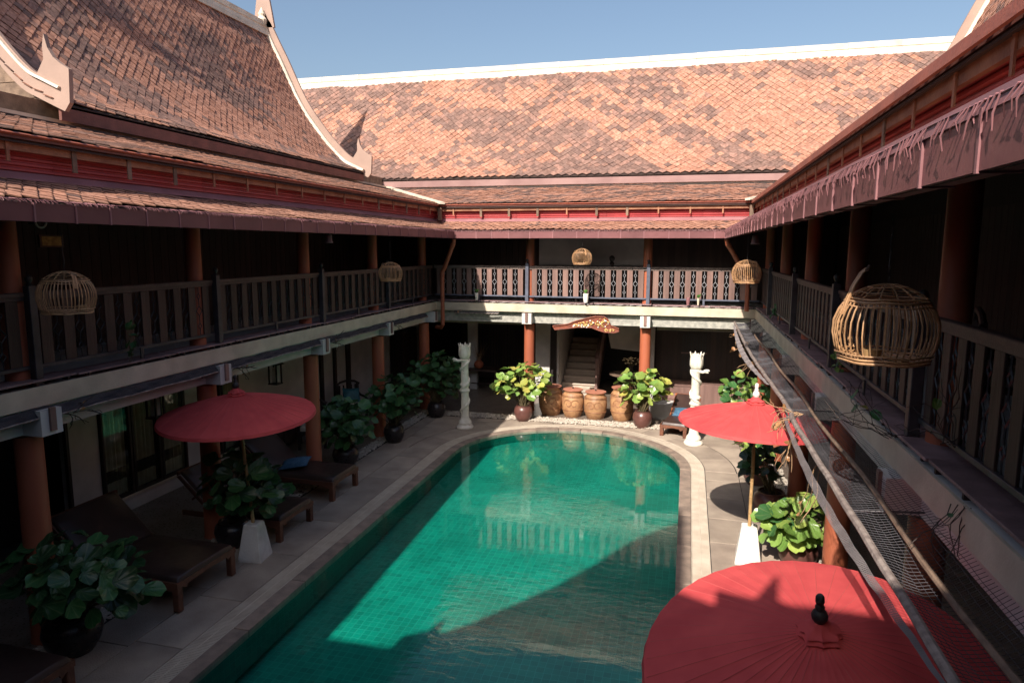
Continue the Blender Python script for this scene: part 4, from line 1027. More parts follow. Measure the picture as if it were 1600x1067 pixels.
# ================================================================== LOTUS PILLARS
def pillar(label,x,y,mir):
    T=thing('lotus_pillar',label,'statue',(x,y,0),0,'cream lotus pillars with coiled serpents')
    MB().lathe([(.29,0),(.30,.03),(.27,.07),(.22,.10),(.235,.14),(.21,.19),(.16,.23),(.15,.28),(.14,.32)],28,(x,y,0)).build('base',m_stat,T,True)
    MB().lathe([(.138,.30),(.135,.8),(.132,1.3),(.128,1.68),(.15,1.72),(.16,1.75),(.12,1.78)],24,(x,y,0)).build('shaft',m_stat,T,True)
    lb=MB().lathe([(.11,1.76),(.17,1.80),(.20,1.88),(.195,2.0),(.16,2.04),(.02,2.02)],20,(x,y,0)).build('lotus_cup',m_stat,T,True)
    for ring,(rr_,ht,nn,off) in enumerate(((.19,2.17,7,0),(.165,2.13,7,.45))):
        for i in range(nn):
            t=2*PI*i/nn+off; vs=[]
            for k,(w_,z,rad) in enumerate(((.07,1.79,.80),(.10,1.87,1.04),(.095,1.97,1.04),(.06,2.06,1.0),(.004,ht,1.18))):
                for a in (-1,-.5,0,.5,1):
                    tt=t+a*w_/(rr_); R1=rr_*rad+.012*(1-a*a); vs.append((x+R1*math.cos(tt),y+R1*math.sin(tt),z))
                for a in (1,.5,0,-.5,-1):
                    tt=t+a*w_/(rr_); R1=rr_*rad-.016; vs.append((x+R1*math.cos(tt),y+R1*math.sin(tt),z))
            fs=[]
            for k in range(4):
                for j in range(10): fs.append((k*10+j,k*10+(j+1)%10,k*10+10+(j+1)%10,k*10+10+j))
            MB().add(vs,fs+[tuple(range(9,-1,-1)),tuple(range(40,50))]).build('petal',m_stat,lb,True)
    p=[];rad=[]
    for i in range(110):
        u=i/109; t=mir*(u*2*PI*3.1)+(-.6 if mir>0 else 3.7); rr_=.15+(.10 if u<.06 else 0)*(1-u/.06); p.append((x+rr_*math.cos(t),y+rr_*math.sin(t),.10+u*1.62)); rad.append(.02+.018*min(1,u*3))
    e=p[-1]; hx=-1 if mir>0 else 1
    t=math.atan2(e[1]-y,e[0]-x)
    # the neck leaves the pillar sideways, ending in a head
    for k in range(1,8):
        tt=t+mir*.28*k; p.append((x+.16*math.cos(tt),y+.16*math.sin(tt),1.73+.003*k)); rad.append(.038)
    MB().tube(p,rad,8).build('serpent',m_stat,T,True)
    MB().tube([(x+hx*.10,y-.13,1.74),(x+hx*.2,y-.15,1.73),(x+hx*.28,y-.15,1.76),(x+hx*.35,y-.15,1.77),(x+hx*.40,y-.15,1.765)],[.036,.034,.036,.03,.012],8).build('serpent_head',m_stat,T,True)
    MB().tube([(x+hx*.24,y-.15,1.73),(x+hx*.33,y-.15,1.725),(x+hx*.37,y-.15,1.715)],[.02,.018,.008],6).build('serpent_jaw',m_stat,T,True)
    for k in range(3): MB().lathe([(.004,-.012),(.014,0),(.004,.012)],6,(x,y-.137,1.62-.07*k)).build('blue_inlay',m_steel,T)
    # small lotus knots on the shaft
    for zz in (.95,1.1): MB().lathe([(.14,-.03),(.175,-.01),(.18,.02),(.15,.05),(.138,.06)],12,(x,y,zz)).build('collar',m_stat,T,True)
    return T
def slim(T,k):
    done=set()
    for o in [T]+list(T.children_recursive):
        if o.type=='MESH' and o.data.name not in done:
            done.add(o.data.name)
            for v in o.data.vertices: v.co.x*=k; v.co.y*=k
slim(pillar('lotus pillar at the left of the pool with its serpent head pointing left',-5.36,16.1,1),.72)
slim(pillar('brightly lit lotus pillar right of the pool, serpent head pointing right',.26,16.1,-1),.74)

# ================================================================== PARASOLS
def parasol(label,foot,apex,R0,drop,tilt,base,seed,nr=36):
    """apex: canopy top; tilt=(tx,ty) slope of the rim plane; foot: pole foot"""
    T=thing('red_parasol',label,'parasol',(foot[0],foot[1],0),0,'red cotton parasols on concrete feet')
    A=Vector(apex); r=random.Random(seed)
    ax=Vector((-tilt[0],-tilt[1],1)).normalized(); e1=Vector((1,0,tilt[0])).normalized(); e2=ax.cross(e1).normalized()
    K=[0,.08,.2,.35,.5,.65,.8,.92,.985,1.0]
    def prof(k): return drop*(k**1.2) if k<1 else drop+.03
    vs=[];n=nr*2
    for k in K:
        for i in range(n):
            t=2*PI*i/n; rib=(i%2==0); kk=k*(1 if rib else .998)
            if k==0: kk=.02
            h=prof(min(k,.999)) if k<1 else prof(.999)+.035
            h+=(0 if rib else .007*k*(1-k*.4))+.003*math.sin(t*3+seed)
            rad=R0*(kk if k<1 else (1.0 if rib else .996))
            vs.append(A+e1*rad*math.cos(t)+e2*rad*math.sin(t)-ax*h)
    m=len(K); top=[Vector(v) for v in vs]; und=[v-ax*.004 for v in top]
    fs=[]
    for k in range(m-1):
        for i in range(n):
            a,b,c,d=k*n+i,k*n+(i+1)%n,(k+1)*n+(i+1)%n,(k+1)*n+i
            fs.append((a,d,c,b)); o=m*n; fs.append((o+a,o+b,o+c,o+d))
    for i in range(n): a,b=(m-1)*n+i,(m-1)*n+(i+1)%n; fs.append((a,m*n+a,m*n+b,b))
    MB().add(top+und,fs).build('canopy',m_cloth,T,False)
    sm=MB()
    for i in range(nr):
        t=2*PI*i/nr; sm.tube([A+e1*R0*k*math.cos(t)+e2*R0*k*math.sin(t)-ax*(prof(k)-.0022) for k in (.12,.35,.65,.97)],.0022,4,False)
    sm.build('seams',m_seam,T)
    for i in range(nr):
        t=2*PI*(i)/nr; p=[A+e1*R0*k*math.cos(t)+e2*R0*k*math.sin(t)-ax*(prof(k)+.014) for k in (.03,.3,.6,.97)]
        MB().tube(p,.006,4).build('rib',m_bamboo,T)
    # stretchers to a runner on the pole
    run=A-ax*(drop+.28)
    for i in range(0,nr,2):
        t=2*PI*i/nr; MB().tube([run,A+e1*R0*.55*math.cos(t)+e2*R0*.55*math.sin(t)-ax*(prof(.55)+.02)],.004,4).build('stretcher',m_bamboo,T)
    MB().tube([A-ax*(drop+.25),A-ax*(drop+.36)],.04,12).build('runner',m_ironb,T,True)
    f=Vector(foot); up=A-ax*.02; mid=f.lerp(up,.5)+Vector((r.uniform(-.01,.01),0,0))
    pl=MB().tube([f-Vector((0,0,.1)),f.lerp(up,.25),mid,f.lerp(up,.75),up],[.026,.024,.023,.023,.022],12).build('pole',m_bamboo,T,True)
    for k in range(1,7): 
        q=f.lerp(up,k/8); MB().tube([q-Vector((0,0,.006)),q+Vector((0,0,.006))],.0275,12).build('node',m_bamboo,pl,True)
    # gathered cloth cap and turned finial
    vs=[];n=28
    for z,rad,wob in ((.085,.035,0),(.07,.052,.004),(.045,.07,.006),(.035,.10,.010),(.026,.116,.013),(.014,.098,.006),(-.004,.128,.013),(-.018,.122,.006)):
        for i in range(n):
            t=2*PI*i/n; q=rad+wob*math.sin(t*9+seed)+wob*.5*math.sin(t*5); vs.append(A+e1*q*math.cos(t)+e2*q*math.sin(t)+ax*(z+wob*.5*math.sin(t*7)))
    MB().add(vs,[(k*n+i,k*n+(i+1)%n,(k+1)*n+(i+1)%n,(k+1)*n+i) for k in range(7) for i in range(n)]).build('gathered_cap',m_cloth,T,True)
    fp=[(.0,.036),(.05,.036),(.075,.055),(.1,.058),(.125,.045),(.14,.03),(.16,.034),(.18,.024),(.2,.032),(.235,.03),(.25,.018)]
    MB().tube([A+ax*(z+.03) for z,_ in fp],[r_*.85 for _,r_ in fp],14).build('finial',m_ironb if seed!=2 else m_conc,T,True)
    if base:
        bx,by=foot[0],foot[1]; b,t_,h=.18,.11,.54; rot=.12 if seed==1 else -.08
        ca,sa=math.cos(rot),math.sin(rot)
        def q(u,v,z): return (bx+u*ca-v*sa,by+u*sa+v*ca,z)
        def sq(s,z,c=.012): return [q(u,v,z) for u,v in ((-s+c,-s),(s-c,-s),(s,-s+c),(s,s-c),(s-c,s),(-s+c,s),(-s,s-c),(-s,-s+c))]
        v=sq(b,0)+sq(b,.03)+sq(t_,h-.012)+sq(t_-.012,h)
        MB().add(v,[tuple(range(7,-1,-1)),tuple(range(24,32))]+[(k*8+i,k*8+(i+1)%8,k*8+8+(i+1)%8,k*8+8+i) for k in range(3) for i in range(8)]).build('concrete_foot',m_conc,T)
parasol('red parasol on the left side, leaning slightly, mostly in shade',(-6.04,8.32,.5),(-6.29,8.42,2.43),1.10,.31,(-.01,.06),True,1)
parasol('red parasol on the right of the pool with its round shadow on the deck',(1.0,10.06,.5),(1.0,10.12,2.36),1.06,.28,(-.03,-.01),True,2)
parasol('nearest red parasol at the bottom right, black finial, roof shadow across it',(.85,4.25,.3),(.86,4.26,2.22),1.10,.34,(.08,.25),True,3,44)

# ================================================================== LOUNGERS
def lounger(label,loc,rz,cushion=None,w_=.98,L=1.25,h=.36,head=.85,ang=.75,fm=None,legm=None,group='low timber sun loungers'):
    """foot end at local x=0, head towards -x"""
    fm=fm or m_frame
    T=thing('sun_lounger',label,'sun lounger',loc,rz,group,local=True); hw_=w_/2
    for x in (-.05,-L+.1):
        for y in (-hw_+.05,hw_-.05):
            MB().cbox(x-.045,x+.045,y-.045,y+.045,0,h-.07,.008).build('leg',fm,T)
    MB().prism([(-hw_,h-.02),(hw_,h-.02),(hw_,h-.09),(hw_-.1,h-.10),(hw_-.16,h-.135),(hw_-.18,h-.09),(0,h-.075),(-hw_+.18,h-.09),(-hw_+.16,h-.135),(-hw_+.1,h-.10),(-hw_,h-.09)][::-1],0,-.03,.0).build('foot_apron',fm,T)
    for y in (-hw_,hw_-.03): MB().prism([(0-.03,h-.02),(-L-.6,h-.02),(-L-.6,h-.10),(-L+.3,h-.1),(-.25,h-.10),(-.12,h-.14),(-.03,h-.12)],1,y,y+.03).build('side_rail',fm,T)
    for x in (-.3,-.6,-.9,-1.15): MB().box(x-.04,x+.04,-hw_+.03,hw_-.03,h-.055,h-.022).build('slat',fm,T)
    m=MB(); b=.03
    def pad(x0,x1,z0,z1):
        mb=MB(); n=7; vs=[]
        xs=[x0,x0+b*.4,x0+b]+[x0+(x1-x0)*i/5 for i in range(1,5)]+[x1-b,x1-b*.4,x1]; ys=[-hw_+.03,-hw_+.045,-hw_+.07,-.25,0,.25,hw_-.07,hw_-.045,hw_-.03]
        hx=[0,.7,1]+[1]*4+[1,.7,0]; hy=[0,.7,1,1.04,1.0,1.04,1,.7,0]
        for i,x in enumerate(xs):
            for j,y in enumerate(ys): vs.append((x,y,z0+(z1-z0)*min(hx[i],1)*hy[j]))
        ny=len(ys); fs=[(i*ny+j,(i+1)*ny+j,(i+1)*ny+j+1,i*ny+j+1) for i in range(len(xs)-1) for j in range(ny-1)]
        base=[(x0,-hw_+.03,z0-.0),(x1,-hw_+.03,z0),(x1,hw_-.03,z0),(x0,hw_-.03,z0)]
        return vs,fs
    vs,fs=pad(-L,-.01,h-.02,h+.045); MB().add(vs,fs).build('mattress',m_matt,T,True)
    vs,fs=pad(-head,0,0,.065); ca,sa=math.cos(ang),math.sin(ang)
    rot=lambda v:(-L+v[0]*ca-v[2]*sa*-1*-1,v[1],h-.01+(-v[0])*sa+v[2]*ca)
    vs=[(-L+x*ca+z*sa*.0,y,h+(-x)*sa+z*ca) for x,y,z in vs]
    bk=MB().add(vs,fs).build('backrest_mattress',m_matt,T,True)
    fr_=[]
    for y in (-hw_,hw_-.03): MB().prism([(-L,h-.03),(-L-head*ca,h-.03+head*sa),(-L-head*ca-.05,h-.05+head*sa),(-L-.05,h-.05)],1,y,y+.03).build('backrest_side',fm if not legm else legm,T)
    MB().prism([(-L-head*ca,h+head*sa-.02),(-L-head*ca-.04,h+head*sa-.04),(-L-head*ca-.04,h+head*sa+.03),(-L-head*ca,h+head*sa+.03)],1,-hw_,hw_).build('backrest_top',fm if not legm else legm,T)
    MB().tube([(-L-head*ca*.6,0,h+head*sa*.55),(-L-head*.95,0,h-.04)],.02,6).build('backrest_prop',fm,T)
    return T
def cushion(label,loc,rot,s,m,cat='cushion'):
    n=8; vs=[]
    for sg in (1,-1):
        for i in range(n+1):
            for j in range(n+1):
                u=i/n*2-1; v=j/n*2-1; k=(1-u*u)*(1-v*v); ed=1-.06*(1-abs(u))*abs(v)**3
                vs.append((u*s*(1-.08*(1-v*v)) ,v*s*.8*(1-.08*(1-u*u)),sg*.085*k**.45))
    o=(n+1)**2; fs=[]
    for i in range(n):
        for j in range(n):
            a=i*(n+1)+j; q=(a,a+n+1,a+n+2,a+1); fs.append(q); fs.append(tuple(o+x for x in reversed(q)))
    ob=MB().add(vs,fs).build('cushion',m,None,True); ob.location=loc; ob.rotation_euler=rot; tag(ob,label,cat); return ob
lounger('nearest full lounger on the left, wide dark mattress and arched teak apron',(-5.98,7.24,.02),-.02,w_=1.1,L=1.35,h=.40)
lounger('lounger under the left umbrella behind the shrub',(-5.95,9.32,.0),-.02,w_=.95,L=1.2,h=.36)
lounger('lounger with a blue cushion beyond the left umbrella',(-6.02,11.08,.0),-.02,w_=.95,L=1.25,h=.38)
lounger('lounger cut off by the bottom left corner of the picture',(-5.95,4.62,.0),-.02,w_=1.1,L=1.35,h=.38)
lounger('sunlit lounger with orange backrest frame beside the right lotus pillar',(-.22,16.55,.0),-1.78,w_=.66,L=1.0,h=.30,head=.72,ang=.62,legm=m_orange)
cushion('bright blue cushion on the third lounger from the front',(-7.02,11.0,.52),(0.1,-.15,.3),.27,m_blue)
cushion('faded blue cushion on the sunlit lounger by the right pillar',(.0,17.42,.42),(.35,0,-.2),.24,m_blue)

# ================================================================== BIRD CAGES
def cage_proto(label,loc,rz,wire,hk=1.0):
    T=thing('cane_cage',label,'bird cage',loc,rz,'domed cane cages hanging from the eaves',local=True)
    prof=[(.245,.02),(.275,.08),(.292,.16),(.288,.24),(.262,.31),(.225,.365)]
    rib=MB().tube([(r_,0,z) for r_,z in prof],.0048,5,False).mesh('cane',m_cane,True)
    N=46
    for i in range(N): inst('cane',rib,T,(0,0,0),rot=(0,0,2*PI*i/N+R.uniform(-.02,.02)))
    def ring(r_,z,t,m=m_cane,nm='hoop'): MB().tube([(r_*math.cos(a*PI/20),r_*math.sin(a*PI/20),z+.003*math.sin(a)) for a in range(41)],t,6,False).build(nm,m,T,True)
    ring(.25,.0,.008); ring(.254,.02,.007); ring(.268,.045,.006); ring(.232,.36,.008); ring(.246,.335,.005); ring(.22,.378,.006)
    for k in range(7):
        a=k*PI/7; p=[]
        for i in range(13):
            u=(i/12)*2-1; p.append((u*.225*math.cos(a),u*.225*math.sin(a),.375+.09*(1-u*u)))
        MB().tube(p,.0045,5,False).build('dome_arch',m_cane,T,True)
    for r_,z in ((.17,.415),(.11,.445),(.055,.46)): ring(r_,z,.0035)
    for k in range(-5,6):
        u=k*.045; l=math.sqrt(max(0,.245**2-u*u))
        MB().tube([(u,-l,.012),(u,l,.012)],.004,4).build('floor_cane',m_cane,T); MB().tube([(-l,u,.006),(l,u,.006)],.004,4).build('floor_cane',m_cane,T)
    MB().box(-.02,.02,-.24,.24,.018,.03).build('perch',m_cane,T)
    hz=lambda x,z:(-.235+(x+.235)*hk,.38+(z-.38)*hk) if z>.38 else (x,z)
    for k in (-1,0,1,2): MB().tube([(hz(x,z)[0],.011*k,hz(x,z)[1]) for x,z in ((-.265,.28),(-.235,.38),(-.205,.46),(-.165,.53),(-.13,.56))],.006,5).build('handle_cane',m_cane,T,True)
    q_=hz(-.13,.56); MB().tube([(q_[0]-.02,-.025,q_[1]-.01),(q_[0]+.02,.025,q_[1]+.01)],.011,6).build('handle_cap',m_oldwood,T)
    MB().lathe([(.035,0),(.05,.01),(.052,.06),(.046,.06),(.04,.012)],14,(-.12,-.1,.02)).build('cup',m_bamboo,T,True)
    p=[(0,0,.46)]; 
    for i in range(1,9): p.append((.006*math.sin(i*2.1),.006*math.cos(i*1.7),.46+wire*i/8))
    MB().tube(p,.0035,5).build('wire',m_ironb,T)
    n=int(wire/.03)
    for i in range(n):
        z=.48+i*.03
        if z<.46+wire: MB().tube([(.008*math.cos(i),.008*math.sin(i),z),(-.008*math.cos(i),-.008*math.sin(i),z+.02)],.003,4).build('wire_twist',m_ironb,T)
    return T
c0=cage_proto('largest cane cage, hanging close on the right in front of the balustrade',(1.18,4.6,3.87),.25,.42)
c1=cage_proto('cane cage hanging at the upper left near the dark wall sign',(-6.25,5.72,3.86),2.8,.5,.3)
c1.scale=(.92,)*3
gC='domed cane cages hanging from the eaves'
dup(c1,(-6.05,13.3,3.84),.9,'cane cage hanging before the left balcony, near the far left corner',gC,.84)
dup(c1,(-2.62,17.3,4.12),2.2,'sunlit cane cage hanging in the middle of the far balcony',gC,.86)
dup(c1,(.93,11.9,3.98),2.5,'cane cage hanging in front of the right-hand downpipe',gC,.80)

# ================================================================== GALLERY FURNISHINGS AND SMALL THINGS
# small speakers under the eaves
for lab,x,y in (('small mauve speaker under the left eave','L',11.2),('small mauve speaker under the right eave near the far end','R',12.6)):
    W_=LW if x=='L' else RW; P=W_.p(y,.28,4.62)
    T=thing('eave_speaker',lab,'speaker',tuple(P)); MB().lathe([(.03,.15),(.055,.13),(.06,.02),(.075,.0),(.07,-.01)],14,P).build('horn',m_spk,T,True); MB().box(P.x-.01,P.x+.01,P.y-.01,P.y+.01,P.z+.15,P.z+.24).build('bracket',m_ironb,T)
# ring light / camera and the sign on the left upper wall
T=thing('security_camera','small round camera with a pale ring under the left ceiling','camera',(-7.6,6.6,4.85))
MB().tube([(-7.5,6.6+.07*math.cos(a*PI/10),4.83+.07*math.sin(a*PI/10)) for a in range(21)],.012,6).build('ring',m_conc,T,True)
MB().lathe([(.06,0),(.06,.08),(.02,.1)],14,(-7.6,6.6,4.8)).build('body',m_ironb,T,True)
T=thing('wall_sign','small dull brown sign hanging in the left upper gallery','sign',(-7.7,6.9,4.6)); MB().box(-7.71,-7.68,6.72,7.05,4.53,4.68).build('panel',m_oldwood,T); MB().box(-7.679,-7.676,6.75,7.02,4.55,4.66).build('face',m_gold,T)
for y in (6.75,7.02): MB().tube([(-7.7,y,4.68),(-7.7,y,5.2)],.003,4).build('chain',m_ironb,T)
# armchairs on the upper right gallery
def armchair(label,loc,rz,m,cm,s=1.0,grp=None):
    T=thing('armchair',label,'armchair',loc,rz,grp,local=True)
    for x in (-.28,.28):
        for y in (-.26,.26): MB().cbox(x-.03,x+.03,y-.03,y+.03,0,.42 if y<0 else .95).build('leg',m,T)
    MB().cbox(-.3,.3,-.3,.28,.36,.42).build('seat',m,T); MB().cbox(-.26,.26,-.27,.24,.42,.52,.03).build('seat_pad',cm,T)
    for x in (-.3,.3): 
        MB().tube([(x,-.32,.60),(x,-.1,.64),(x,.12,.64),(x,.28,.70)],.028,8).build('arm',m,T,True); MB().cbox(x-.02,x+.02,-.26,-.22,.4,.6).build('arm_post',m,T)
    for k in range(5): MB().cbox(-.22+k*.11-.02,-.22+k*.11+.02,.25,.28,.42,.92).build('back_slat',m,T)
    MB().tube([(-.33,.26,.92),(-.2,.27,1.0),(0,.28,1.03),(.2,.27,1.0),(.33,.26,.92)],.03,8).build('crest_rail',m,T,True)
    return T
armchair('armchair with grey pad on the right upper gallery behind the large cage',(2.7,6.6,3.0),1.3,m_dark2,m_curt)
armchair('second armchair on the right upper gallery, nearer the picture edge',(2.75,5.3,3.0),1.2,m_dark2,m_curt)
armchair('dark armchair with a teal cushion on the lower left gallery',(-8.4,15.9,.02),.9,m_dark,m_curt)
cushion('teal cushion leaning in the armchair of the lower left gallery',(-8.38,15.85,.72),(1.1,.1,.9),.24,m_teal)
# rocker-like low stool beside it
armchair('low dark chair in the lower left gallery behind the third potted shrub',(-8.2,13.6,.02),.5,m_dark,m_curt)
# carved bench on the far balcony
T=thing('carved_bench','dark carved bench showing above the far balustrade','bench',(-2.6,19.5,3.0))
MB().box(-3.1,-2.1,19.3,19.7,3.38,3.46).build('seat',m_dark,T); MB().box(-3.1,-2.1,19.66,19.72,3.46,4.02).build('backrest',m_dark,T); MB().box(-3.1,-2.85,19.6,19.66,4.02,4.2).build('bolster',m_dark,T)
for x in (-3.1,-2.14): MB().box(x,x+.06,19.3,19.36,3.0,3.8).build('leg',m_dark,T); MB().box(x,x+.06,19.66,19.72,3.0,4.1).build('leg',m_dark,T)
MB().lathe([(.05,0),(.07,.04),(.04,.1),(.08,.16),(.08,.22),(.03,.27)],12,(-2.12,19.69,4.05)).build('finial',m_dark,T,True)
# chest with boxes under the far part of the left wall
T=thing('sideboard','long dark sideboard against the left gallery wall behind the umbrella','sideboard',(-8.9,12.9,.02))
MB().cbox(-9.15,-8.65,12.2,14.2,.62,.68).build('top',m_dark,T)
for i in range(4): MB().cbox(-8.70,-8.67,12.25+i*.48,12.68+i*.48,.15,.6).build('cupboard_door',m_dark2,T)
MB().box(-9.12,-8.70,12.22,14.18,.1,.62).build('carcass',m_dark,T)
for i,(y,h) in enumerate(((12.75,.34),(13.45,.44))):
    T=thing('timber_chest',('lower dark chest on the sideboard behind the left umbrella','taller dark chest on the sideboard next to the column')[i],'chest',(-8.9,y,.68))
    MB().cbox(-9.1,-8.7,y-.28,y+.28,.68,.68+h-.08,.01).build('body',m_dark,T); MB().cbox(-9.12,-8.68,y-.3,y+.3,.68+h-.08,.68+h,.03).build('lid',m_dark,T)
    for k in range(4): MB().box(-8.70,-8.688,y-.24+k*.13,y-.15+k*.13,.72,.68+h-.12).build('front_panel',m_dark2,T)
def lantern(label,x,y,z,b=True,m=m_dark,h=.36):
    T=thing('hanging_lantern',label,'lantern',(x,y,z),group='dark lanterns under the left gallery ceiling')
    MB().prism([(x-.10,y-.10),(x+.10,y-.10),(x+.10,y+.10),(x-.10,y+.10)],2,z-.02,z).build('base',m,T)
    for a in (-1,1):
        for c in (-1,1): MB().box(x+a*.08-.012,x+a*.08+.012,y+c*.08-.012,y+c*.08+.012,z,z+h).build('post',m,T)
    MB().add([(x-.13,y-.13,z+h),(x+.13,y-.13,z+h),(x+.13,y+.13,z+h),(x-.13,y+.13,z+h),(x,y,z+h+.12)],[(0,3,2,1),(0,1,4),(1,2,4),(2,3,4),(3,0,4)]).build('roof',m,T)
    MB().tube([(x,y,z+h+.1),(x,y,2.8)],.006,5).build('rod',m_ironb,T)
    MB().box(x-.045,x+.045,y-.045,y+.045,z+.02,z+h-.06).build('shade',m_curt,T)
lantern('dark lantern left of the third column, above the sideboard',-7.6,11.35,1.95)
lantern('dark lantern beside the column behind the left umbrella',-7.7,8.4,2.0)
for i,(x,y,z,lab) in enumerate(((-7.9,9.2,1.75,'small glowing wall lamp just over the left rim of the umbrella'),(-8.6,12.1,1.05,'small glowing lamp on the sideboard beside the third column'))):
    T=thing('glowing_lamp',lab,'lamp',(x,y,z)); MB().lathe([(.02,0),(.05,.03),(.055,.07),(.03,.12),(.01,.14)],12,(x,y,z)).build('bulb',m_bulb,T,True)
    MB().tube([(x,y,z),(x,y,z-.05)],.03,8).build('holder',m_ironb,T)
    if i==1: MB().tube([(x,y,z-.05),(x,y,.68)],.02,8).build('stand',m_ironb,T)
    else: MB().tube([(x,y,z-.05),(x,y,2.78)] if False else [(x,y,z+.14),(x,y,2.8)],.006,5).build('cord',m_ironb,T)
# extinguisher on the left wall
T=thing('fire_extinguisher','red extinguisher on the white wall at the far end of the left gallery','extinguisher',(-9.1,19.0,.9))
MB().lathe([(.07,0),(.085,.02),(.085,.36),(.05,.43),(.025,.46)],16,(-9.1,19.0,.72)).build('cylinder',m_ext,T,True); MB().box(-9.13,-9.07,18.97,19.03,1.18,1.24).build('valve',m_ironb,T); MB().tube([(-9.1,19,1.2),(-9.0,19.05,1.15),(-8.99,19.06,.95)],.012,6).build('hose',m_ironb,T)
MB().box(-9.2,-9.17,18.8,19.2,.55,1.4).build('back_board',m_dark2,T)
T=thing('dark_cabinet','tall dark glazed cabinet at the far end of the left gallery','cabinet',(-8.8,20.4,.02))
MB().box(-9.15,-8.75,20.0,21.2,.02,1.9).build('carcass',m_dark,T)
for k in range(2): MB().box(-8.75,-8.73,20.05+k*.56,20.55+k*.56,.1,1.8).build('cabinet_door',m_dark2,T)
# fountain-like table with twig vase in the left recess
def table(label,x,y,w_,d_,h,m):
    T=thing('table',label,'table',(x,y,.02)); MB().cbox(x-w_/2,x+w_/2,y-d_/2,y+d_/2,h-.05,h,.01).build('tabletop',m,T)
    for a in (-1,1):
        for b in (-1,1): MB().cbox(x+a*(w_/2-.06)-.03,x+a*(w_/2-.06)+.03,y+b*(d_/2-.06)-.03,y+b*(d_/2-.06)+.03,.02,h-.05).build('leg',m,T)
    MB().box(x-w_/2+.06,x+w_/2-.06,y-.02,y+.02,.2,.24).build('stretcher',m,T)
table('dark table with a twig vase in the far left recess',-6.2,20.6,1.0,.7,.72,m_dark2)
T=thing('copper_vase','round copper vase of dry twigs on the dark table','vase',(-6.35,20.5,.72))
MB().lathe([(.06,0),(.13,.05),(.16,.13),(.13,.21),(.07,.25),(.08,.27)],20,(-6.35,20.5,.72)).build('vase',m_col,T,True)
tw=MB(); r=random.Random(9)
for i in range(34):
    a=r.uniform(0,6.28); l=r.uniform(.3,.62); s=r.uniform(.2,.75)
    p=[Vector((-6.35,20.5,.95))]; 
    for k in range(4): p.append(p[-1]+Vector((math.cos(a)*s*l/4+r.uniform(-.02,.02),math.sin(a)*s*l/4*.6+r.uniform(-.02,.02),l/4)))
    tw.tube(p,[.004,.003,.003,.002,.001],3,False)
tw.build('twigs',m_twig,T)
for i,(x,lab) in enumerate(((-5.35,'dark chair at the right end of the twig-vase table'),(-7.0,'dark chair at the left end of the twig-vase table'))):
    armchair(lab,(x,20.5,.02),(-1.57 if i==0 else 1.57),m_dark,m_dark2)
# round table with flowers
T=thing('round_table','round pale-topped table beside the right red column','table',(-1.62,20.1,.02))
MB().lathe([(.52,.80),(.54,.81),(.54,.835),(.50,.84)],36,(-1.62,20.1,.02)).build('tabletop',m_oldwood,T,True); MB().lathe([(.28,0),(.26,.04),(.08,.08),(.07,.6),(.2,.79)],16,(-1.62,20.1,.02)).build('pedestal',m_dark2,T,True)
T=thing('flower_vase','dark vase of small white and yellow flowers on the round table','vase',(-1.55,20.1,.86)); P=(-1.55,20.1,.86)
MB().lathe([(.06,0),(.09,.08),(.07,.2),(.09,.24)],16,P).build('vase',m_dark,T,True)
fl=MB();st_=MB(); r=random.Random(3)
for i in range(46):
    a=r.uniform(0,6.28); q=r.uniform(0,.28); z=.30+r.uniform(0,.2)*(1-q); c=(P[0]+q*math.cos(a),P[1]+q*math.sin(a)*.7,P[2]+z)
    st_.tube([(P[0],P[1],P[2]+.2),c],.003,3,False); fl.lathe([(.004,-.01),(.022,0),(.018,.012),(.004,.016)],6,c)
fl.build('flowers',mat('flower_cream',(.7,.55,.25),(.7,.65,.55),.8,30),T); st_.build('flower_stems',m_stem,T)
# carved canopy over the stairs
T=thing('carved_lintel','carved and gilded driftwood panel fixed over the stair opening','carving',(-2.62,18.1,2.4))
pl=[(-3.50,2.44),(-3.1,2.50),(-2.85,2.60),(-2.55,2.68),(-2.35,2.73),(-2.12,2.73),(-2.02,2.66),(-1.95,2.50),(-1.72,2.42),(-1.71,2.35),(-1.85,2.31),(-2.1,2.32),(-2.25,2.36),(-2.45,2.43),(-2.8,2.43),(-3.15,2.38),(-3.44,2.34)]
MB().prism(pl,1,18.08,18.15).build('panel',m_carve,T)
r=random.Random(12); gm=MB();wm=MB()
for i in range(95):
    x=r.uniform(-2.95,-1.98); top=2.5+.2*max(0,1-abs(x+2.2)/.75); z=r.uniform(2.43,max(2.46,top)); s=r.uniform(.015,.035)
    (gm if r.random()<.7 else wm).lathe([(s,-.012),(s*.8,.008),(.004,.016)],6,(x,18.07,z))
for i in range(22): x=r.uniform(-2.15,-1.85); gm.lathe([(.02,-.012),(.004,.014)],6,(x,18.07,r.uniform(2.34,2.42)))
gm.build('gilt_blossoms',m_gold,T); wm.build('white_blossoms',m_conc,T)
rim=MB().tube([(x,18.065,z) for x,z in pl+pl[:1]],.018,6); rim.build('rim',m_carve,T,True)
# low white box planter and objects beside the right jar group
T=thing('white_planter_block','low white plastered block beside the right lime green shrub','block',(-.55,18.4,0)); MB().cbox(-.85,-.15,18.2,18.75,.02,.42,.01).build('block',m_white,T)
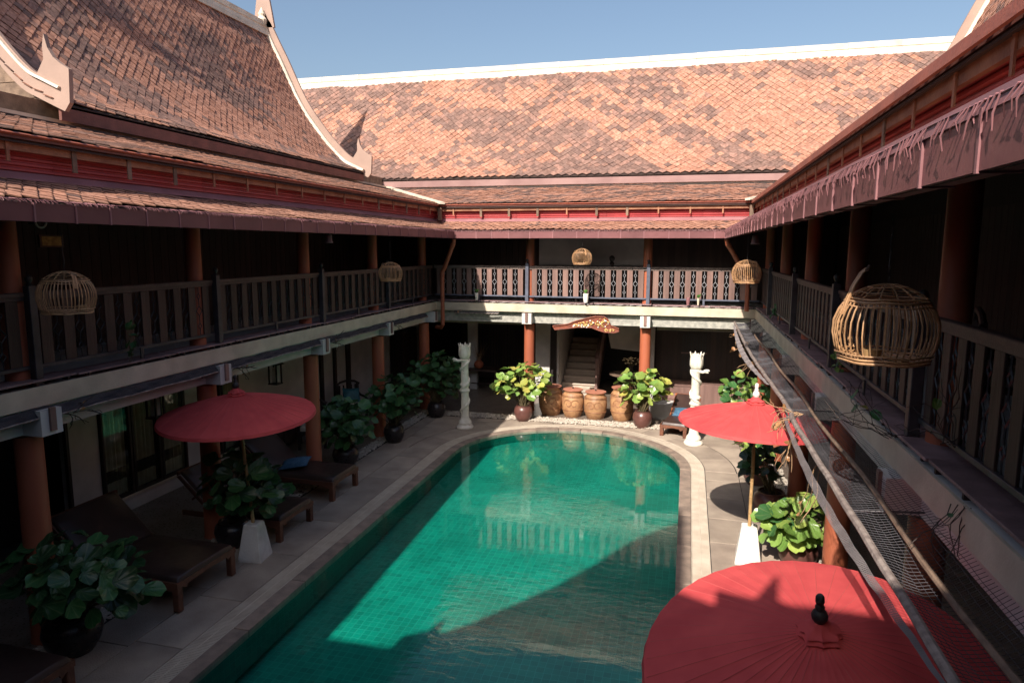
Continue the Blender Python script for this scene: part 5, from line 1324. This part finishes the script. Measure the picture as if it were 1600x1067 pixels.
# pots and cups on the far balcony ledge
def smallpot(label,x,y,z,h,rad,m,green=True):
    T=thing('small_pot',label,'pot',(x,y,z),group='small pots on the balcony ledges'); MB().lathe([(rad*.7,0),(rad*.95,h*.5),(rad,h),(rad*.85,h),(rad*.7,h*.9)],12,(x,y,z)).build('pot',m,T,True)
    if green:
        q=MB(); r=random.Random(int(x*100)); 
        for i in range(14):
            a=r.uniform(0,6.28); e=Vector((x+.07*math.cos(a),y+.05*math.sin(a),z+h+r.uniform(.03,.12))); b=Vector((x,y,z+h*.9)); s=Vector((-math.sin(a),math.cos(a),0))*.018; m_=b.lerp(e,.6)+Vector((0,0,.03)); q.add([b,m_-s,e,m_+s],[(0,1,2,3)])
        q.build('sprouts',m_sprout,T)
m_sprout=mat('fresh_green_sprout',(.10,.26,.04),(.05,.15,.03),.5)
smallpot('white pot with pale sprouts on the ledge at the lit end of the far balcony',-5.62,17.96,3.10,.20,.05,m_conc)
smallpot('speckled white pot with a green sprout below the middle cage',-2.60,17.96,3.10,.24,.075,m_conc)
smallpot('pink cup on the far ledge right of the second post',.02,17.96,3.10,.19,.05,m_flash,False)
smallpot('narrow yellowish pot next to the pink cup on the far ledge',.27,17.96,3.10,.18,.03,m_cream,True)
# climbing vines and dry tendrils
def vine(label,start,dirv,n,spread,seed,leafc,nl,ls,m=m_twigd,rad=.004,cat='vine',grav=0.0,br=4):
    T=thing('vine',label,cat,start); r=random.Random(seed); mb=MB()
    tips=[]
    for b in range(br):
        p=[Vector(start)+Vector((r.uniform(-.05,.05),r.uniform(-.05,.05),0))]; d=Vector(dirv).normalized()+Vector((r.uniform(-1,1),r.uniform(-1,1),r.uniform(-1,1)))*spread
        for k in range(n):
            d=(d.normalized()+Vector((r.uniform(-1,1),r.uniform(-1,1),r.uniform(-1,1)-grav))*spread); p.append(p[-1]+d.normalized()*.07)
        mb.tube(p,[rad]+[rad*.8]*(n-1)+[rad*.3],4,False); tips+=p[1:]
        if n>4:
            q=p[n//2]; e=[q]; dd=d+Vector((r.uniform(-1,1),r.uniform(-1,1),r.uniform(-1,1)))
            for k in range(4): e.append(e[-1]+(dd.normalized()+Vector((r.uniform(-.5,.5),)*3)).normalized()*.05)
            mb.tube(e,rad*.5,4,False)
    mb.build('tendrils',m,T)
    for i in range(nl):
        P=r.choice(tips); nrm=Vector((r.uniform(-1,.2),r.uniform(-1,.2),r.uniform(.2,1))).normalized(); xa=nrm.cross(Vector((r.uniform(-1,1),r.uniform(-1,1),.1))).normalized(); ya=nrm.cross(xa); s=ls*r.uniform(.5,1)*.5
        M_=Matrix((xa*s,ya*s*.75,nrm*s)).transposed().to_4x4(); M_.translation=P; c=r.choice(leafc); inst('leaf',LEAVES[i%4],T,(0,0,0),color=c,matrix=M_)
    return T
DL=[(.42,.2,.09),(.5,.26,.12)]
vine('small green creeper on the left balustrade, below and right of the cage',(-6.86,7.15,3.08),(0,.1,1),7,.3,1,[SH[0],SH[2]],13,.13,m_stem)
vine('green creeper climbing the right balustrade left of the largest cage',(1.72,8.75,3.02),(0,.15,1),7,.3,2,[SH[2],LIT[6],LIT[0]],14,.12,m_stem)
vine('small green creeper at the far end of the right balustrade',(1.72,14.9,3.05),(0,0,1),5,.35,3,[SH[2]],9,.13,m_stem)
vine('bare dark creeper hanging on the right ledge with two green leaves',(1.62,5.9,3.05),(-.3,.3,.25),9,.5,4,[SH[2],LIT[0]],4,.12,m_twigd,br=7)
vine('tangle of bare stems under the largest cage on the right balustrade',(1.72,5.0,3.25),(0,.2,.5),9,.6,5,[LIT[6]],2,.1,m_twigd,br=9)
vine('dark tendrils over the cream edge at the right',(1.64,4.5,3.02),(-.3,-.2,-.7),6,.5,6,[SH[0]],1,.08,m_twigd,br=8)
vine('straw coloured dry stems caught on the pipe by the right umbrella',(1.25,8.0,2.72),(-.9,0,-.2),6,.5,7,DL,4,.14,m_twig,.006,grav=.15,br=9)
vine('dry tendril with an orange leaf hanging below the net near the second right column',(1.22,7.7,2.6),(-.1,0,-1),7,.3,8,DL,4,.16,m_twig,.005,br=4)
vine('dry tendril hanging over the big yellow-green shrub',(1.20,6.6,2.55),(-.1,0,-1),8,.28,9,DL,2,.1,m_twig,.005,br=3)
vine('dry tendril with a curled leaf at the far end of the net',(1.22,14.6,2.66),(-.5,0,-.6),6,.4,10,DL,5,.17,m_twig,.006,br=3)
vine('thin dry tendril nearest the far beam on the net edge',(1.20,16.6,2.68),(-.4,0,-.8),6,.4,11,DL,3,.14,m_twig,.006,br=3)
vine('orange dry stems beside the far rim of the right umbrella',(1.2,12.3,2.62),(-.5,0,-.5),5,.4,12,DL,3,.15,m_twig,.006,br=4)
for i,y in enumerate((5.95,8.9,11.9,14.9)):
    vine(('dark creeper on the beam end over the near left lounger','dark creeper on the beam end above the left umbrella','dark creeper on the third left beam end','dark creeper on the farthest left beam end')[i],(-6.72,y+.1,2.68),(.1,.8,.0),5,.35,20+i,DL,2,.09,m_twigd,.008,grav=.15,br=4)
vine('small dark creeper beside the left downpipe under the far slab',(-6.35,17.7,2.78),(.9,0,0),5,.25,30,DL,1,.08,m_twigd,.006,grav=.2,br=3)
# dry leaves lying about on the deck
r=random.Random(21)
